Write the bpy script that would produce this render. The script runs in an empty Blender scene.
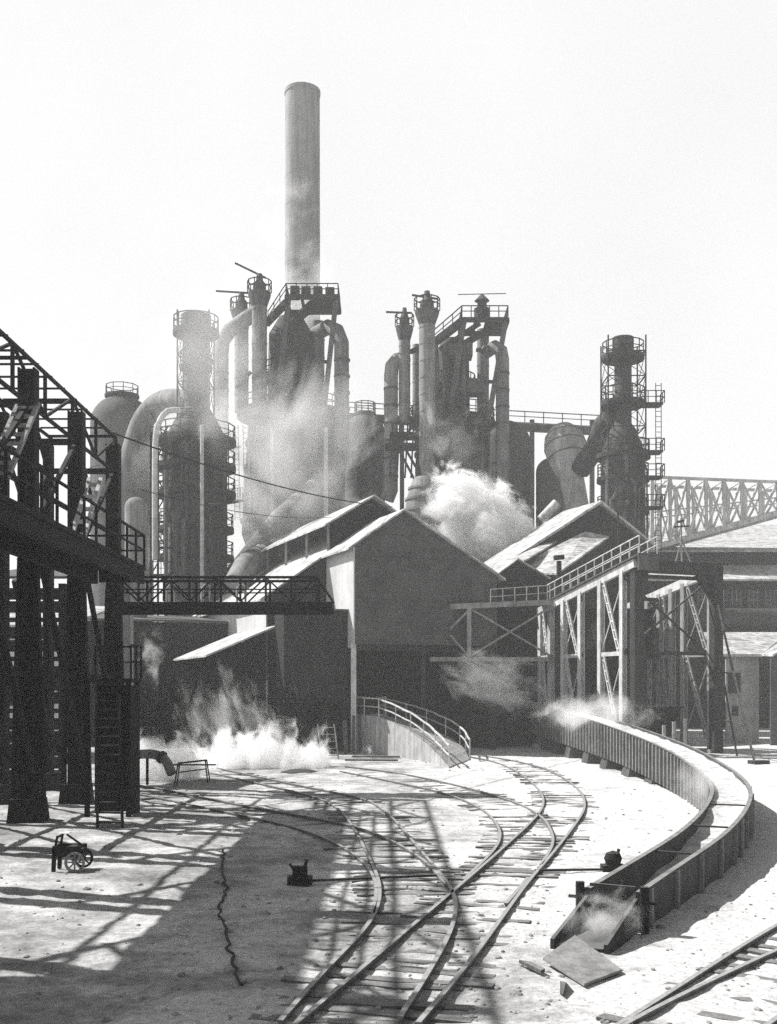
import bpy, math, random
from mathutils import Vector, Matrix

RND = random.Random(11)
scene = bpy.context.scene
COL = scene.collection
Z = Vector((0, 0, 1))

# ------------------------------------------------------------------ survey
F, CX, HY, H = 1100.0, 388.5, 690.0, 4.0          # focal length in px, centre column, horizon row, eye height


def W(px, py, d):
    """point at depth d seen at a pixel of the photograph"""
    return Vector(((px - CX) / F * d, d, H + (HY - py) / F * d))


def G(px, py, z=0.0):
    """ground point seen at a pixel"""
    d = F * (H - z) / (py - HY)
    return Vector(((px - CX) / F * d, d, z))


U = Vector((-0.385, 0.923, 0)).normalized()        # plant grid: away from the eye
V = Vector((U.y, -U.x, 0))                         # plant grid: to the right
O = Vector((-2.13, 70.0, 0))                       # front left corner of the cast house bay


def S(s, t, z):
    return O + V * s + U * t + Z * z


def s_at(px, t):
    """distance along V at which the line (t) is seen at column px"""
    q = (px - CX) / F
    p = O + U * t
    return (q * p.y - p.x) / (V.x - q * V.y)


# ------------------------------------------------------------------ materials
def nn(nt, kind, **kw):
    n = nt.nodes.new(kind)
    for k, v in kw.items():
        if k.startswith('i_'):
            n.inputs[k[2:].replace('_', ' ')].default_value = v
        else:
            setattr(n, k, v)
    return n


def M(name, v, var=0.35, scale=1.2, rough=0.8, metal=0.0, streak=0.0, bump=0.2, bscale=14.0, corr=None, freq=30.0, cstr=0.35, dust=0.0):
    m = bpy.data.materials.new(name)
    m.use_nodes = True
    nt = m.node_tree
    L = nt.links
    b = nt.nodes['Principled BSDF']
    b.inputs['Roughness'].default_value = rough
    b.inputs['Metallic'].default_value = metal
    b.inputs['Specular IOR Level'].default_value = 0.15
    geo = nn(nt, 'ShaderNodeNewGeometry')
    n1 = nn(nt, 'ShaderNodeTexNoise', i_Scale=scale, i_Detail=8.0, i_Roughness=0.65)
    L.new(geo.outputs['Position'], n1.inputs['Vector'])
    cr = nn(nt, 'ShaderNodeValToRGB')
    lo, hi = v * (1 - var), v * (1 + var)
    cr.color_ramp.elements[0].position = 0.32
    cr.color_ramp.elements[1].position = 0.68
    cr.color_ramp.elements[0].color = (lo, lo, lo, 1)
    cr.color_ramp.elements[1].color = (hi, hi, hi, 1)
    L.new(n1.outputs['Fac'], cr.inputs['Fac'])
    col = cr.outputs['Color']
    if streak > 0:
        mp = nn(nt, 'ShaderNodeMapping')
        mp.inputs['Scale'].default_value = (2.6, 2.6, 0.16)
        L.new(geo.outputs['Position'], mp.inputs['Vector'])
        n2 = nn(nt, 'ShaderNodeTexNoise', i_Scale=1.0, i_Detail=6.0, i_Roughness=0.7)
        L.new(mp.outputs['Vector'], n2.inputs['Vector'])
        r2 = nn(nt, 'ShaderNodeMapRange')
        r2.inputs['From Min'].default_value = 0.35
        r2.inputs['From Max'].default_value = 0.65
        r2.inputs['To Min'].default_value = 1 - streak
        r2.inputs['To Max'].default_value = 1 + streak * 0.6
        L.new(n2.outputs['Fac'], r2.inputs['Value'])
        mx = nn(nt, 'ShaderNodeMix', data_type='RGBA', blend_type='MULTIPLY')
        mx.inputs['Factor'].default_value = 1
        L.new(col, mx.inputs['A'])
        L.new(r2.outputs['Result'], mx.inputs['B'])
        col = mx.outputs['Result']
    if dust > 0:                                     # pale furnace dust on upward faces; also paints sunlit rail heads and rims
        sx = nn(nt, 'ShaderNodeSeparateXYZ')
        L.new(geo.outputs['Normal'], sx.inputs['Vector'])
        n3 = nn(nt, 'ShaderNodeTexNoise', i_Scale=scale * 2.3, i_Detail=5.0)
        L.new(geo.outputs['Position'], n3.inputs['Vector'])
        ad = nn(nt, 'ShaderNodeMath', operation='ADD')
        L.new(sx.outputs['Z'], ad.inputs[0])
        L.new(n3.outputs['Fac'], ad.inputs[1])
        mr = nn(nt, 'ShaderNodeMapRange')
        mr.inputs['From Min'].default_value = 1.0
        mr.inputs['From Max'].default_value = 1.6
        mr.inputs['To Max'].default_value = dust
        L.new(ad.outputs[0], mr.inputs['Value'])
        mx2 = nn(nt, 'ShaderNodeMix', data_type='RGBA')
        mx2.inputs['B'].default_value = (0.4, 0.4, 0.4, 1)
        L.new(mr.outputs['Result'], mx2.inputs['Factor'])
        L.new(col, mx2.inputs['A'])
        col = mx2.outputs['Result']
    L.new(col, b.inputs['Base Color'])
    nb = nn(nt, 'ShaderNodeTexNoise', i_Scale=bscale, i_Detail=6.0)
    L.new(geo.outputs['Position'], nb.inputs['Vector'])
    h = nb.outputs['Fac']
    bm = nn(nt, 'ShaderNodeBump', i_Strength=bump, i_Distance=0.05)
    L.new(h, bm.inputs['Height'])
    if corr is not None:
        vm = nn(nt, 'ShaderNodeVectorMath', operation='DOT_PRODUCT')
        vm.inputs[1].default_value = tuple(corr * freq)
        L.new(geo.outputs['Position'], vm.inputs[0])
        sn = nn(nt, 'ShaderNodeMath', operation='SINE')
        L.new(vm.outputs['Value'], sn.inputs[0])
        b2 = nn(nt, 'ShaderNodeBump', i_Strength=cstr, i_Distance=0.06)
        L.new(sn.outputs[0], b2.inputs['Height'])
        L.new(bm.outputs['Normal'], b2.inputs['Normal'])
        L.new(b2.outputs['Normal'], b.inputs['Normal'])
    else:
        L.new(bm.outputs['Normal'], b.inputs['Normal'])
    return m


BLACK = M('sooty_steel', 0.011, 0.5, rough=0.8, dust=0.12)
DARK = M('dark_steel', 0.03, 0.4, rough=0.8, dust=0.3)
MID = M('weathered_steel', 0.09, 0.4, rough=0.75, streak=0.35)
SHELL = M('furnace_plate', 0.06, 0.4, 0.5, rough=0.8, streak=0.55)
PIPE = M('gas_pipe_plate', 0.22, 0.3, 0.6, rough=0.75, streak=0.4)
PALE = M('pale_painted_steel', 0.5, 0.25, 2.0, rough=0.7, streak=0.3)
GREYP = M('grey_painted_steel', 0.26, 0.3, 2.0, rough=0.7, streak=0.3)
CHIM = M('chimney_plate', 0.28, 0.2, 0.3, rough=0.8, streak=0.3)
STOVE = M('stove_plate', 0.085, 0.3, 0.3, rough=0.8, streak=0.4)
SHEET = M('corrugated_wall', 0.075, 0.34, 0.9, rough=0.75, streak=0.1, corr=(U + V), freq=22, cstr=0.12)  # same sheeting as the pale walls, darkened for the shaded gable
SHEETP = M('sunlit_tone_sheet', 0.5, 0.15, 0.5, rough=0.65, streak=0.12, corr=(U + V), freq=22, cstr=0.12)  # same sheeting lightened in colour for the shed's sunlit side
SHEETD = M('dark_sheet_wall', 0.02, 0.35, 0.5, rough=0.85, streak=0.12, corr=(U + V), freq=22, cstr=0.12)  # also darkens the shed's own walls that face away from the sun
ROOF = M('roof_sheet', 0.42, 0.5, 0.9, rough=0.7, corr=U, freq=16, cstr=0.25, streak=0.35)
ROOFD = M('dark_roof_sheet', 0.10, 0.35, 0.5, rough=0.7, corr=U, freq=16, cstr=0.25)
CONC = M('concrete', 0.34, 0.25, 1.5, rough=0.9, streak=0.3, bump=0.3)
WOOD = M('old_timber', 0.085, 0.45, 5.0, rough=0.9, bump=0.4, bscale=22, dust=0.35)
RAIL = M('rail_steel', 0.12, 0.4, 6.0, rough=0.55, metal=0.0, dust=0.7)  # strong pale upper faces put the sunlit heads into the colour
PLATE = M('rusty_plate', 0.2, 0.4, 4.0, rough=0.85, bump=0.4)
LINER = M('trough_lining', 0.48, 0.45, 2.2, rough=0.95, bump=0.9, bscale=5)
RIB = M('trough_plate', 0.06, 0.4, 1.5, rough=0.75, streak=0.3, dust=0.5)  # pale upper faces also paint the lit line along the rim
CATCH = M('catcher_plate', 0.36, 0.3, 0.8, rough=0.75, streak=0.3)
RIBP = M('sunlit_rib', 0.2, 0.4, 2.5, rough=0.85, streak=0.3, dust=0.4)  # paler than the trough plate: sunlight on the ribs put into colour
GLASS = M('dusty_window', 0.03, 0.3, 3.0, rough=0.25)
STONE = M('slag_stone', 0.25, 0.6, 3.0, rough=0.95, bump=0.6)
CABLE = M('cable_sheath', 0.04, 0.2, rough=0.8)


def ground_material():
    m = bpy.data.materials.new('dusty_ground')
    m.use_nodes = True
    nt = m.node_tree
    L = nt.links
    b = nt.nodes['Principled BSDF']
    b.inputs['Roughness'].default_value = 0.95
    b.inputs['Specular IOR Level'].default_value = 0.1
    geo = nn(nt, 'ShaderNodeNewGeometry')
    big = nn(nt, 'ShaderNodeTexNoise', i_Scale=0.3, i_Detail=9.0, i_Roughness=0.68, i_Distortion=0.4)
    mid = nn(nt, 'ShaderNodeTexNoise', i_Scale=1.7, i_Detail=9.0, i_Roughness=0.7)
    fine = nn(nt, 'ShaderNodeTexNoise', i_Scale=9.0, i_Detail=8.0, i_Roughness=0.75)
    for n in (big, mid, fine):
        L.new(geo.outputs['Position'], n.inputs['Vector'])
    # soot zone: dark trodden dirt on the left of the tracks, pale slag dust on the right
    sp = nn(nt, 'ShaderNodeSeparateXYZ')
    L.new(geo.outputs['Position'], sp.inputs['Vector'])
    ab = nn(nt, 'ShaderNodeMath', operation='ADD')
    ab.inputs[1].default_value = 2.0
    L.new(sp.outputs['X'], ab.inputs[0])
    ab2 = nn(nt, 'ShaderNodeMath', operation='ABSOLUTE')
    L.new(ab.outputs[0], ab2.inputs[0])
    zl = nn(nt, 'ShaderNodeMapRange', interpolation_type='SMOOTHSTEP')
    zl.inputs['From Min'].default_value = .8
    zl.inputs['From Max'].default_value = 3.2
    zl.inputs['To Min'].default_value = .34  # middle strip lightened in colour to lift the craneway's shadow
    zl.inputs['To Max'].default_value = .17
    L.new(ab2.outputs[0], zl.inputs['Value'])
    zr = nn(nt, 'ShaderNodeMapRange', interpolation_type='SMOOTHSTEP')
    zr.inputs['From Min'].default_value = -.2
    zr.inputs['From Max'].default_value = 5.0
    zr.inputs['To Max'].default_value = .62
    L.new(sp.outputs['X'], zr.inputs['Value'])
    zx = nn(nt, 'ShaderNodeMath', operation='ADD')
    L.new(zl.outputs['Result'], zx.inputs[0])
    L.new(zr.outputs['Result'], zx.inputs[1])
    mixz = nn(nt, 'ShaderNodeMath', operation='MULTIPLY_ADD')
    mixz.inputs[1].default_value = 0.34
    L.new(zx.outputs[0], mixz.inputs[0])
    L.new(big.outputs['Fac'], mixz.inputs[2])
    ad = nn(nt, 'ShaderNodeMath', operation='MULTIPLY_ADD')
    ad.inputs[1].default_value = 0.62
    L.new(mid.outputs['Fac'], ad.inputs[0])
    L.new(mixz.outputs[0], ad.inputs[2])
    cr = nn(nt, 'ShaderNodeValToRGB')
    e = cr.color_ramp.elements
    e[0].position, e[1].position = 0.62, 1.14
    e[0].color = (0.10, 0.10, 0.10, 1)
    e[1].color = (0.56, 0.56, 0.56, 1)
    k = e.new(0.86)
    k.color = (0.34, 0.34, 0.34, 1)
    L.new(ad.outputs[0], cr.inputs['Fac'])
    mr = nn(nt, 'ShaderNodeMapRange')
    mr.inputs['From Min'].default_value = 0.36
    mr.inputs['From Max'].default_value = 0.56
    mr.inputs['To Min'].default_value = 0.66
    mr.inputs['To Max'].default_value = 1.06
    L.new(fine.outputs['Fac'], mr.inputs['Value'])
    mx = nn(nt, 'ShaderNodeMix', data_type='RGBA', blend_type='MULTIPLY')
    mx.inputs['Factor'].default_value = 1
    L.new(cr.outputs['Color'], mx.inputs['A'])
    L.new(mr.outputs['Result'], mx.inputs['B'])
    L.new(mx.outputs['Result'], b.inputs['Base Color'])
    b1 = nn(nt, 'ShaderNodeBump', i_Strength=0.6, i_Distance=0.14)
    L.new(mid.outputs['Fac'], b1.inputs['Height'])
    b2 = nn(nt, 'ShaderNodeBump', i_Strength=0.3, i_Distance=0.03)
    L.new(fine.outputs['Fac'], b2.inputs['Height'])
    L.new(b1.outputs['Normal'], b2.inputs['Normal'])
    L.new(b2.outputs['Normal'], b.inputs['Normal'])
    return m


# ------------------------------------------------------------------ mesh collector
class MB:
    def __init__(self):
        self.v, self.f = [], []

    def add(self, vs, fs):
        k = len(self.v)
        self.v += [Vector(p) for p in vs]
        self.f += [tuple(i + k for i in q) for q in fs]
        return self

    def hexa(self, p):
        return self.add(p, [(3, 2, 1, 0), (4, 5, 6, 7), (0, 1, 5, 4), (1, 2, 6, 5), (2, 3, 7, 6), (3, 0, 4, 7)])

    def box(self, c, sx, sy, sz, ax=Vector((1, 0, 0)), ay=None):
        c = Vector(c)
        ax = Vector(ax).normalized()
        ay = Z.cross(ax) if ay is None else ay
        a, b, e = ax * sx / 2, ay * sy / 2, Z * sz / 2
        return self.hexa([c - a - b - e, c + a - b - e, c + a + b - e, c - a + b - e,
                          c - a - b + e, c + a - b + e, c + a + b + e, c - a + b + e])

    def bar(self, p, q, w, h=None, up=Z):
        p, q = Vector(p), Vector(q)
        h = w if h is None else h
        d = (q - p)
        if d.length < 1e-6:
            return self
        d.normalize()
        if abs(d.dot(up)) > 0.98:
            up = Vector((0, 1, 0)) if abs(d.y) < 0.9 else Vector((1, 0, 0))
        r = d.cross(up).normalized() * (w / 2)
        n = r.cross(d).normalized() * (h / 2)
        return self.hexa([p - r - n, p + r - n, p + r + n, p - r + n, q - r - n, q + r - n, q + r + n, q - r + n][0:8])

    def tube(self, pts, r, n=14, caps=True):
        pts = [Vector(p) for p in pts]
        rs = r if isinstance(r, (list, tuple)) else [r] * len(pts)
        k = len(self.v)
        t0 = (pts[1] - pts[0]).normalized()
        ref = Vector((0, 0, 1)) if abs(t0.z) < 0.9 else Vector((1, 0, 0))
        a = t0.cross(ref).normalized()
        for i, p in enumerate(pts):
            if i == 0:
                t = t0
            elif i == len(pts) - 1:
                t = (pts[i] - pts[i - 1]).normalized()
            else:
                t = ((pts[i + 1] - p).normalized() + (p - pts[i - 1]).normalized()).normalized()
            a = (a - t * a.dot(t)).normalized()
            b = t.cross(a)
            for j in range(n):
                w = 2 * math.pi * j / n
                self.v.append(p + (a * math.cos(w) + b * math.sin(w)) * rs[i])
        for i in range(len(pts) - 1):
            for j in range(n):
                j2 = (j + 1) % n
                self.f.append((k + i * n + j, k + i * n + j2, k + (i + 1) * n + j2, k + (i + 1) * n + j))
        if caps:
            self.f.append(tuple(k + j for j in reversed(range(n))))
            self.f.append(tuple(k + (len(pts) - 1) * n + j for j in range(n)))
        return self

    def lathe(self, c, prof, n=36, closed=False):
        """prof: (radius, absolute z)"""
        k = len(self.v)
        for r, z in prof:
            for j in range(n):
                w = 2 * math.pi * j / n
                self.v.append(Vector((c[0] + max(r, 1e-3) * math.cos(w), c[1] + max(r, 1e-3) * math.sin(w), z)))
        m = len(prof)
        for i in range(m if closed else m - 1):
            i2 = (i + 1) % m
            for j in range(n):
                j2 = (j + 1) % n
                self.f.append((k + i * n + j, k + i * n + j2, k + i2 * n + j2, k + i2 * n + j))
        return self

    def ring(self, c, r0, r1, z0, z1, n=36):
        return self.lathe(c, [(r0, z0), (r1, z0), (r1, z1), (r0, z1)], n, True)

    def plate(self, poly, th):
        """flat polygon given thickness along vector th"""
        poly = [Vector(p) for p in poly]
        n = len(poly)
        fs = [tuple(reversed(range(n))), tuple(range(n, 2 * n))]
        for i in range(n):
            j = (i + 1) % n
            fs.append((i, j, n + j, n + i))
        return self.add(poly + [p + Vector(th) for p in poly], fs)

    def railing(self, pts, h=1.05, post=1.6, w=0.05, mid=True):
        for a, b in zip(pts[:-1], pts[1:]):
            a, b = Vector(a), Vector(b)
            n = max(1, round((b - a).length / post))
            for i in range(n + 1):
                p = a.lerp(b, i / n)
                self.bar(p, p + Z * h, w)
            self.bar(a + Z * h, b + Z * h, w)
            if mid:
                self.bar(a + Z * h * 0.52, b + Z * h * 0.52, w * 0.8)
        return self

    def ring_railing(self, c, r, z, h=1.05, n=14, w=0.06):
        pts = [Vector((c[0] + r * math.cos(2 * math.pi * i / n), c[1] + r * math.sin(2 * math.pi * i / n), z)) for i in range(n + 1)]
        for a, b in zip(pts[:-1], pts[1:]):
            self.bar(a, a + Z * h, w)
            self.bar(a + Z * h, b + Z * h, w)
            self.bar(a + Z * h * 0.5, b + Z * h * 0.5, w * 0.8)
        return self

    def truss(self, a0, a1, up, n, chord=0.2, web=0.12, cross=False, verts=True):
        a0, a1, up = Vector(a0), Vector(a1), Vector(up)
        b0, b1 = a0 + up, a1 + up
        self.bar(a0, a1, chord)
        self.bar(b0, b1, chord)
        for i in range(n + 1):
            p, q = a0.lerp(a1, i / n), b0.lerp(b1, i / n)
            if verts:
                self.bar(p, q, web)
            if i < n:
                p2, q2 = a0.lerp(a1, (i + 1) / n), b0.lerp(b1, (i + 1) / n)
                if cross or i % 2 == 0:
                    self.bar(p, q2, web * 0.9)
                if cross or i % 2 == 1:
                    self.bar(q, p2, web * 0.85)
        return self

    def ladder(self, p, q, side, rungs, w=0.08, rw=0.07):
        p, q, side = Vector(p), Vector(q), Vector(side)
        self.bar(p, q, w)
        self.bar(p + side, q + side, w)
        for i in range(rungs):
            a = p.lerp(q, (i + 0.5) / rungs)
            self.bar(a, a + side, rw)
        return self

    def build(self, name, mat, parent=None, smooth=False, label=None, loc=None):
        me = bpy.data.meshes.new(name)
        base = Vector(parent['_o']) if parent is not None and '_o' in parent else (Vector(loc) if loc is not None else Vector((0, 0, 0)))
        me.from_pydata([p - base for p in self.v], [], self.f)
        me.validate()
        import bmesh
        bm = bmesh.new()
        bm.from_mesh(me)
        bmesh.ops.recalc_face_normals(bm, faces=bm.faces)
        bm.to_mesh(me)
        bm.free()
        if smooth:
            me.shade_smooth()
            me.set_sharp_from_angle(angle=math.radians(38))
        me.materials.append(mat)
        o = bpy.data.objects.new(name, me)
        COL.objects.link(o)
        o['_o'] = tuple(base)
        if parent is not None:
            o.parent = parent
        else:
            o.location = base
        if label:
            o['label'] = label
        return o


def thing(name, label, cat, loc, group=None):
    o = bpy.data.objects.new(name, None)
    COL.objects.link(o)
    o.location = loc
    o.empty_display_size = 0.3
    o['_o'] = tuple(loc)
    o['label'] = label
    o['category'] = cat
    if group:
        o['group'] = group
    return o


def tag(o, label, cat, group=None):
    o['label'] = label
    o['category'] = cat
    if group:
        o['group'] = group
    return o


def kind(o, k):
    o['kind'] = k
    return o


def smooth_path(pts, step=0.5):
    """Catmull-Rom through points, evenly resampled"""
    pts = [Vector(p) for p in pts]
    P = [pts[0] * 2 - pts[1]] + pts + [pts[-1] * 2 - pts[-2]]
    fine = []
    for i in range(1, len(P) - 2):
        for k in range(24):
            t = k / 24
            p0, p1, p2, p3 = P[i - 1], P[i], P[i + 1], P[i + 2]
            fine.append(0.5 * ((2 * p1) + (p2 - p0) * t + (2 * p0 - 5 * p1 + 4 * p2 - p3) * t * t + (3 * p1 - p0 - 3 * p2 + p3) * t ** 3))
    fine.append(pts[-1])
    out, acc = [fine[0]], 0.0
    for a, b in zip(fine[:-1], fine[1:]):
        acc += (b - a).length
        if acc >= step:
            out.append(b)
            acc = 0
    if (out[-1] - fine[-1]).length > 0.05:
        out.append(fine[-1])
    return out


def relax(pts, k=4):
    for _ in range(k):
        pts = [pts[0]] + [(pts[i - 1] + pts[i] * 2 + pts[i + 1]) / 4 for i in range(1, len(pts) - 1)] + [pts[-1]]
    return pts


def dump(pts):
    return [tuple(round(c, 2) for c in p) for p in pts]


# ================================================================== SETTING: ground
from mathutils import noise as mnoise


def gz(x, y):
    fade = max(0.0, min(1.0, (85 - y) / 20)) * max(0.0, min(1.0, (30 - abs(x - 3)) / 8))
    h = mnoise.noise(Vector((x * 0.35, y * 0.35, 1.7))) * 0.04 + mnoise.noise(Vector((x * 1.3, y * 1.3, 9.1))) * 0.035 \
        + mnoise.noise(Vector((x * 3.7, y * 3.7, 4.2))) * 0.03
    return h * fade


def build_ground():
    xs = [-400, -250, -130, -60] + [-26 + 0.25 * i for i in range(0, 209)] + [60, 130, 250, 400]
    ys = [-400, -200, -80, -20, 0] + [6 + 0.22 * i for i in range(0, 240)] + [60 + 1.0 * i for i in range(0, 30)] + [120, 200, 300, 400]
    vs = [(x, y, gz(x, y)) for y in ys for x in xs]
    nx = len(xs)
    fs = [(j * nx + i, j * nx + i + 1, (j + 1) * nx + i + 1, (j + 1) * nx + i) for j in range(len(ys) - 1) for i in range(nx - 1)]
    me = bpy.data.meshes.new('ground')
    me.from_pydata(vs, [], fs)
    me.shade_smooth()
    me.materials.append(ground_material())
    o = bpy.data.objects.new('ground', me)
    COL.objects.link(o)
    kind(o, 'structure')
    return o


build_ground()

# ================================================================== TRACKS
RZ = 0.085                                            # rail head height


def rail_pts(px):
    p = [G(x, y, RZ) for x, y in px]
    return relax(smooth_path(p, 0.45), 6)


def rail_mesh(pts, parent):
    """flat-bottomed rail profile swept along a path"""
    prof = [(-0.075, -0.15), (0.075, -0.15), (0.075, -0.12), (0.02, -0.10), (0.02, -0.045), (0.038, -0.03), (0.038, 0.0), (-0.038, 0.0),
            (-0.038, -0.03), (-0.02, -0.045), (-0.02, -0.10), (-0.075, -0.12)]
    mb = MB()
    n = len(prof)
    for i, p in enumerate(pts):
        a = pts[max(0, i - 1)]
        b = pts[min(len(pts) - 1, i + 1)]
        t = (b - a)
        t.z = 0
        t.normalize()
        s = Vector((t.y, -t.x, 0))
        for (x, z) in prof:
            mb.v.append(Vector((p.x, p.y, RZ)) + s * x * 0.95 + Z * z)
    for i in range(len(pts) - 1):
        for j in range(n):
            j2 = (j + 1) % n
            mb.f.append((i * n + j, i * n + j2, (i + 1) * n + j2, (i + 1) * n + j))
    mb.f.append(tuple(range(n)))
    mb.f.append(tuple((len(pts) - 1) * n + j for j in range(n)))
    return mb.build('rail', RAIL, parent)


SLEEPER_MESHES = []
for k in range(4):
    mb = MB()
    w, l = 0.12, 1.18
    nseg = 6
    for i in range(nseg + 1):
        x = -l + 2 * l * i / nseg
        j = RND.uniform(-0.015, 0.015)
        ww = w * RND.uniform(0.85, 1.05)
        zt = RND.uniform(-0.012, 0.008)
        mb.v += [Vector((x, -ww + j, -0.12)), Vector((x, ww + j, -0.12)), Vector((x, ww * 0.9 + j, zt)), Vector((x, -ww * 0.9 + j, zt))]
    for i in range(nseg):
        for j in range(4):
            mb.f.append((i * 4 + j, i * 4 + (j + 1) % 4, (i + 1) * 4 + (j + 1) % 4, (i + 1) * 4 + j))
    mb.f += [(3, 2, 1, 0), tuple(nseg * 4 + j for j in range(4))]
    o = mb.build('sleeper', WOOD)
    SLEEPER_MESHES.append(o.data)
    bpy.data.objects.remove(o)


def track(label, rails, spacing=0.5, sleepers=True, extra=0.0, dmax=62):
    paths = [rail_pts(r) for r in rails]
    loc = paths[0][len(paths[0]) // 2].copy()
    loc.z = 0
    root = thing('railway_track', label, 'railway track', loc, 'railway tracks across the yard')
    for p in paths:
        rail_mesh(p, root)
    if sleepers:
        a, b = paths[0], paths[1]
        acc, cnt = 0.0, 0
        for p, q in zip(a[:-1], a[1:]):
            acc += (q - p).length
            if acc >= spacing and q.y < dmax and cnt < 96:
                acc = 0
                near = min(b, key=lambda w: (w - q).length)
                if not (1.0 < (near - q).length < 2.1):
                    continue
                c = (q + near) / 2
                t = (q - p).normalized()
                o = bpy.data.objects.new('sleeper', RND.choice(SLEEPER_MESHES))
                COL.objects.link(o)
                o.parent = root
                o.location = Vector((c.x, c.y, 0.003 + RND.uniform(-0.022, 0.022) + gz(c.x, c.y) * 0.8)) - loc
                o.rotation_euler = (0, RND.uniform(-0.01, 0.01), math.atan2(-t.x, t.y) + RND.uniform(-0.05, 0.05))
                o.scale.x = RND.uniform(0.94, 1.08) * (1 + extra)
                cnt += 1
    return root


track('curved track sweeping from bottom centre to the ramp foot, closest to the ribbed trough',
      [[(294, 1024), (374, 957), (447, 895.5), (500, 850), (535, 817.5), (543.5, 803), (540, 791), (527, 778), (509, 767), (485, 759), (455, 754)],
       [(418, 1022), (472.6, 957), (526.6, 883), (555, 850), (577, 821), (585, 805), (579.6, 790.5), (563, 777), (541, 767), (510, 759.5), (480, 755)],
       [(506, 903), (512, 896), (519, 888), (528, 877)]])
track('short branch rails curving from the ramp into the outer curved track',
      [[(340, 770.6), (387, 780), (430, 789), (459, 797.7), (484, 810), (498.6, 826.5), (499, 842), (484, 860), (463, 879)],
       [(345, 766), (375, 769.5), (412, 775), (466, 787), (513, 801), (540, 815), (551, 830), (553, 844), (541, 864)]], sleepers=True)
track('track bending from the ground steam into the lattice shadow in mid yard',
      [[(205, 771), (273, 786), (313, 796), (338, 808), (355, 830), (369, 857), (380, 884), (376, 912), (357, 937), (323, 971), (280, 1020)],
       [(215, 767), (285, 782), (353, 795.6), (374, 803), (394, 819), (419, 848), (448, 882), (456, 900), (455, 918), (445, 943), (425, 977), (400, 1016)]])
track('leftmost rails fanning out past the small metal stand into the dark',
      [[(118, 789), (152, 796), (217, 809.5), (276, 822), (313, 832.7), (341, 845), (362, 860), (374, 876), (377, 890), (373, 913)],
       [(135, 784), (165, 789), (233, 803), (288, 812.6), (338, 822), (362, 828), (394, 841), (426, 861), (446, 884)]], dmax=60)
track('heavy rails cutting the bottom right corner beyond the trough shadow',
      [[(600, 1038), (633, 1018), (700, 985), (777, 949), (860, 915)],
       [(745, 1040), (775, 1018), (850, 968), (900, 944)],
       [(585, 1044), (620, 1023), (700, 972), (777, 924), (850, 888)]])

# point levers with their throw rods
def switch_stand(base, rod_to, label, weight):
    root = thing('switch_stand', label, 'switch stand', base, 'track switch stands')
    m = MB()
    m.box(base + Z * 0.08, 0.5, 0.34, 0.16)
    m.box(base + Z * 0.2, 0.3, 0.22, 0.1)
    m.build('stand_base', BLACK, root)
    m = MB()
    m.bar(base + Vector((0.05, 0, 0.2)), base + Vector((0.14, 0.05, 0.5)), 0.05)
    if weight:
        m.lathe((base.x, base.y), [(0.02, 0.12), (0.15, 0.18), (0.2, 0.3), (0.15, 0.42), (0.02, 0.47)], 16)
    else:
        m.box(base + Z * 0.3, 0.3, 0.14, 0.14)
        m.bar(base + Vector((-0.12, 0, 0.28)), base + Vector((-0.22, 0.02, 0.42)), 0.04)
    m.build('lever', BLACK, root, smooth=True)
    m = MB()
    m.bar(base + Vector((0, 0, 0.06)), Vector((rod_to.x, rod_to.y, 0.06)), 0.05)
    m.build('throw_rod', DARK, root)


switch_stand(G(300, 884), G(440, 878), 'low black switch stand in shadow left of the bending rails, with its long rod', False)
switch_stand(G(613, 872), G(535, 873), 'round weighted switch stand on pale dust between the outer track and trough', True)

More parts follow.
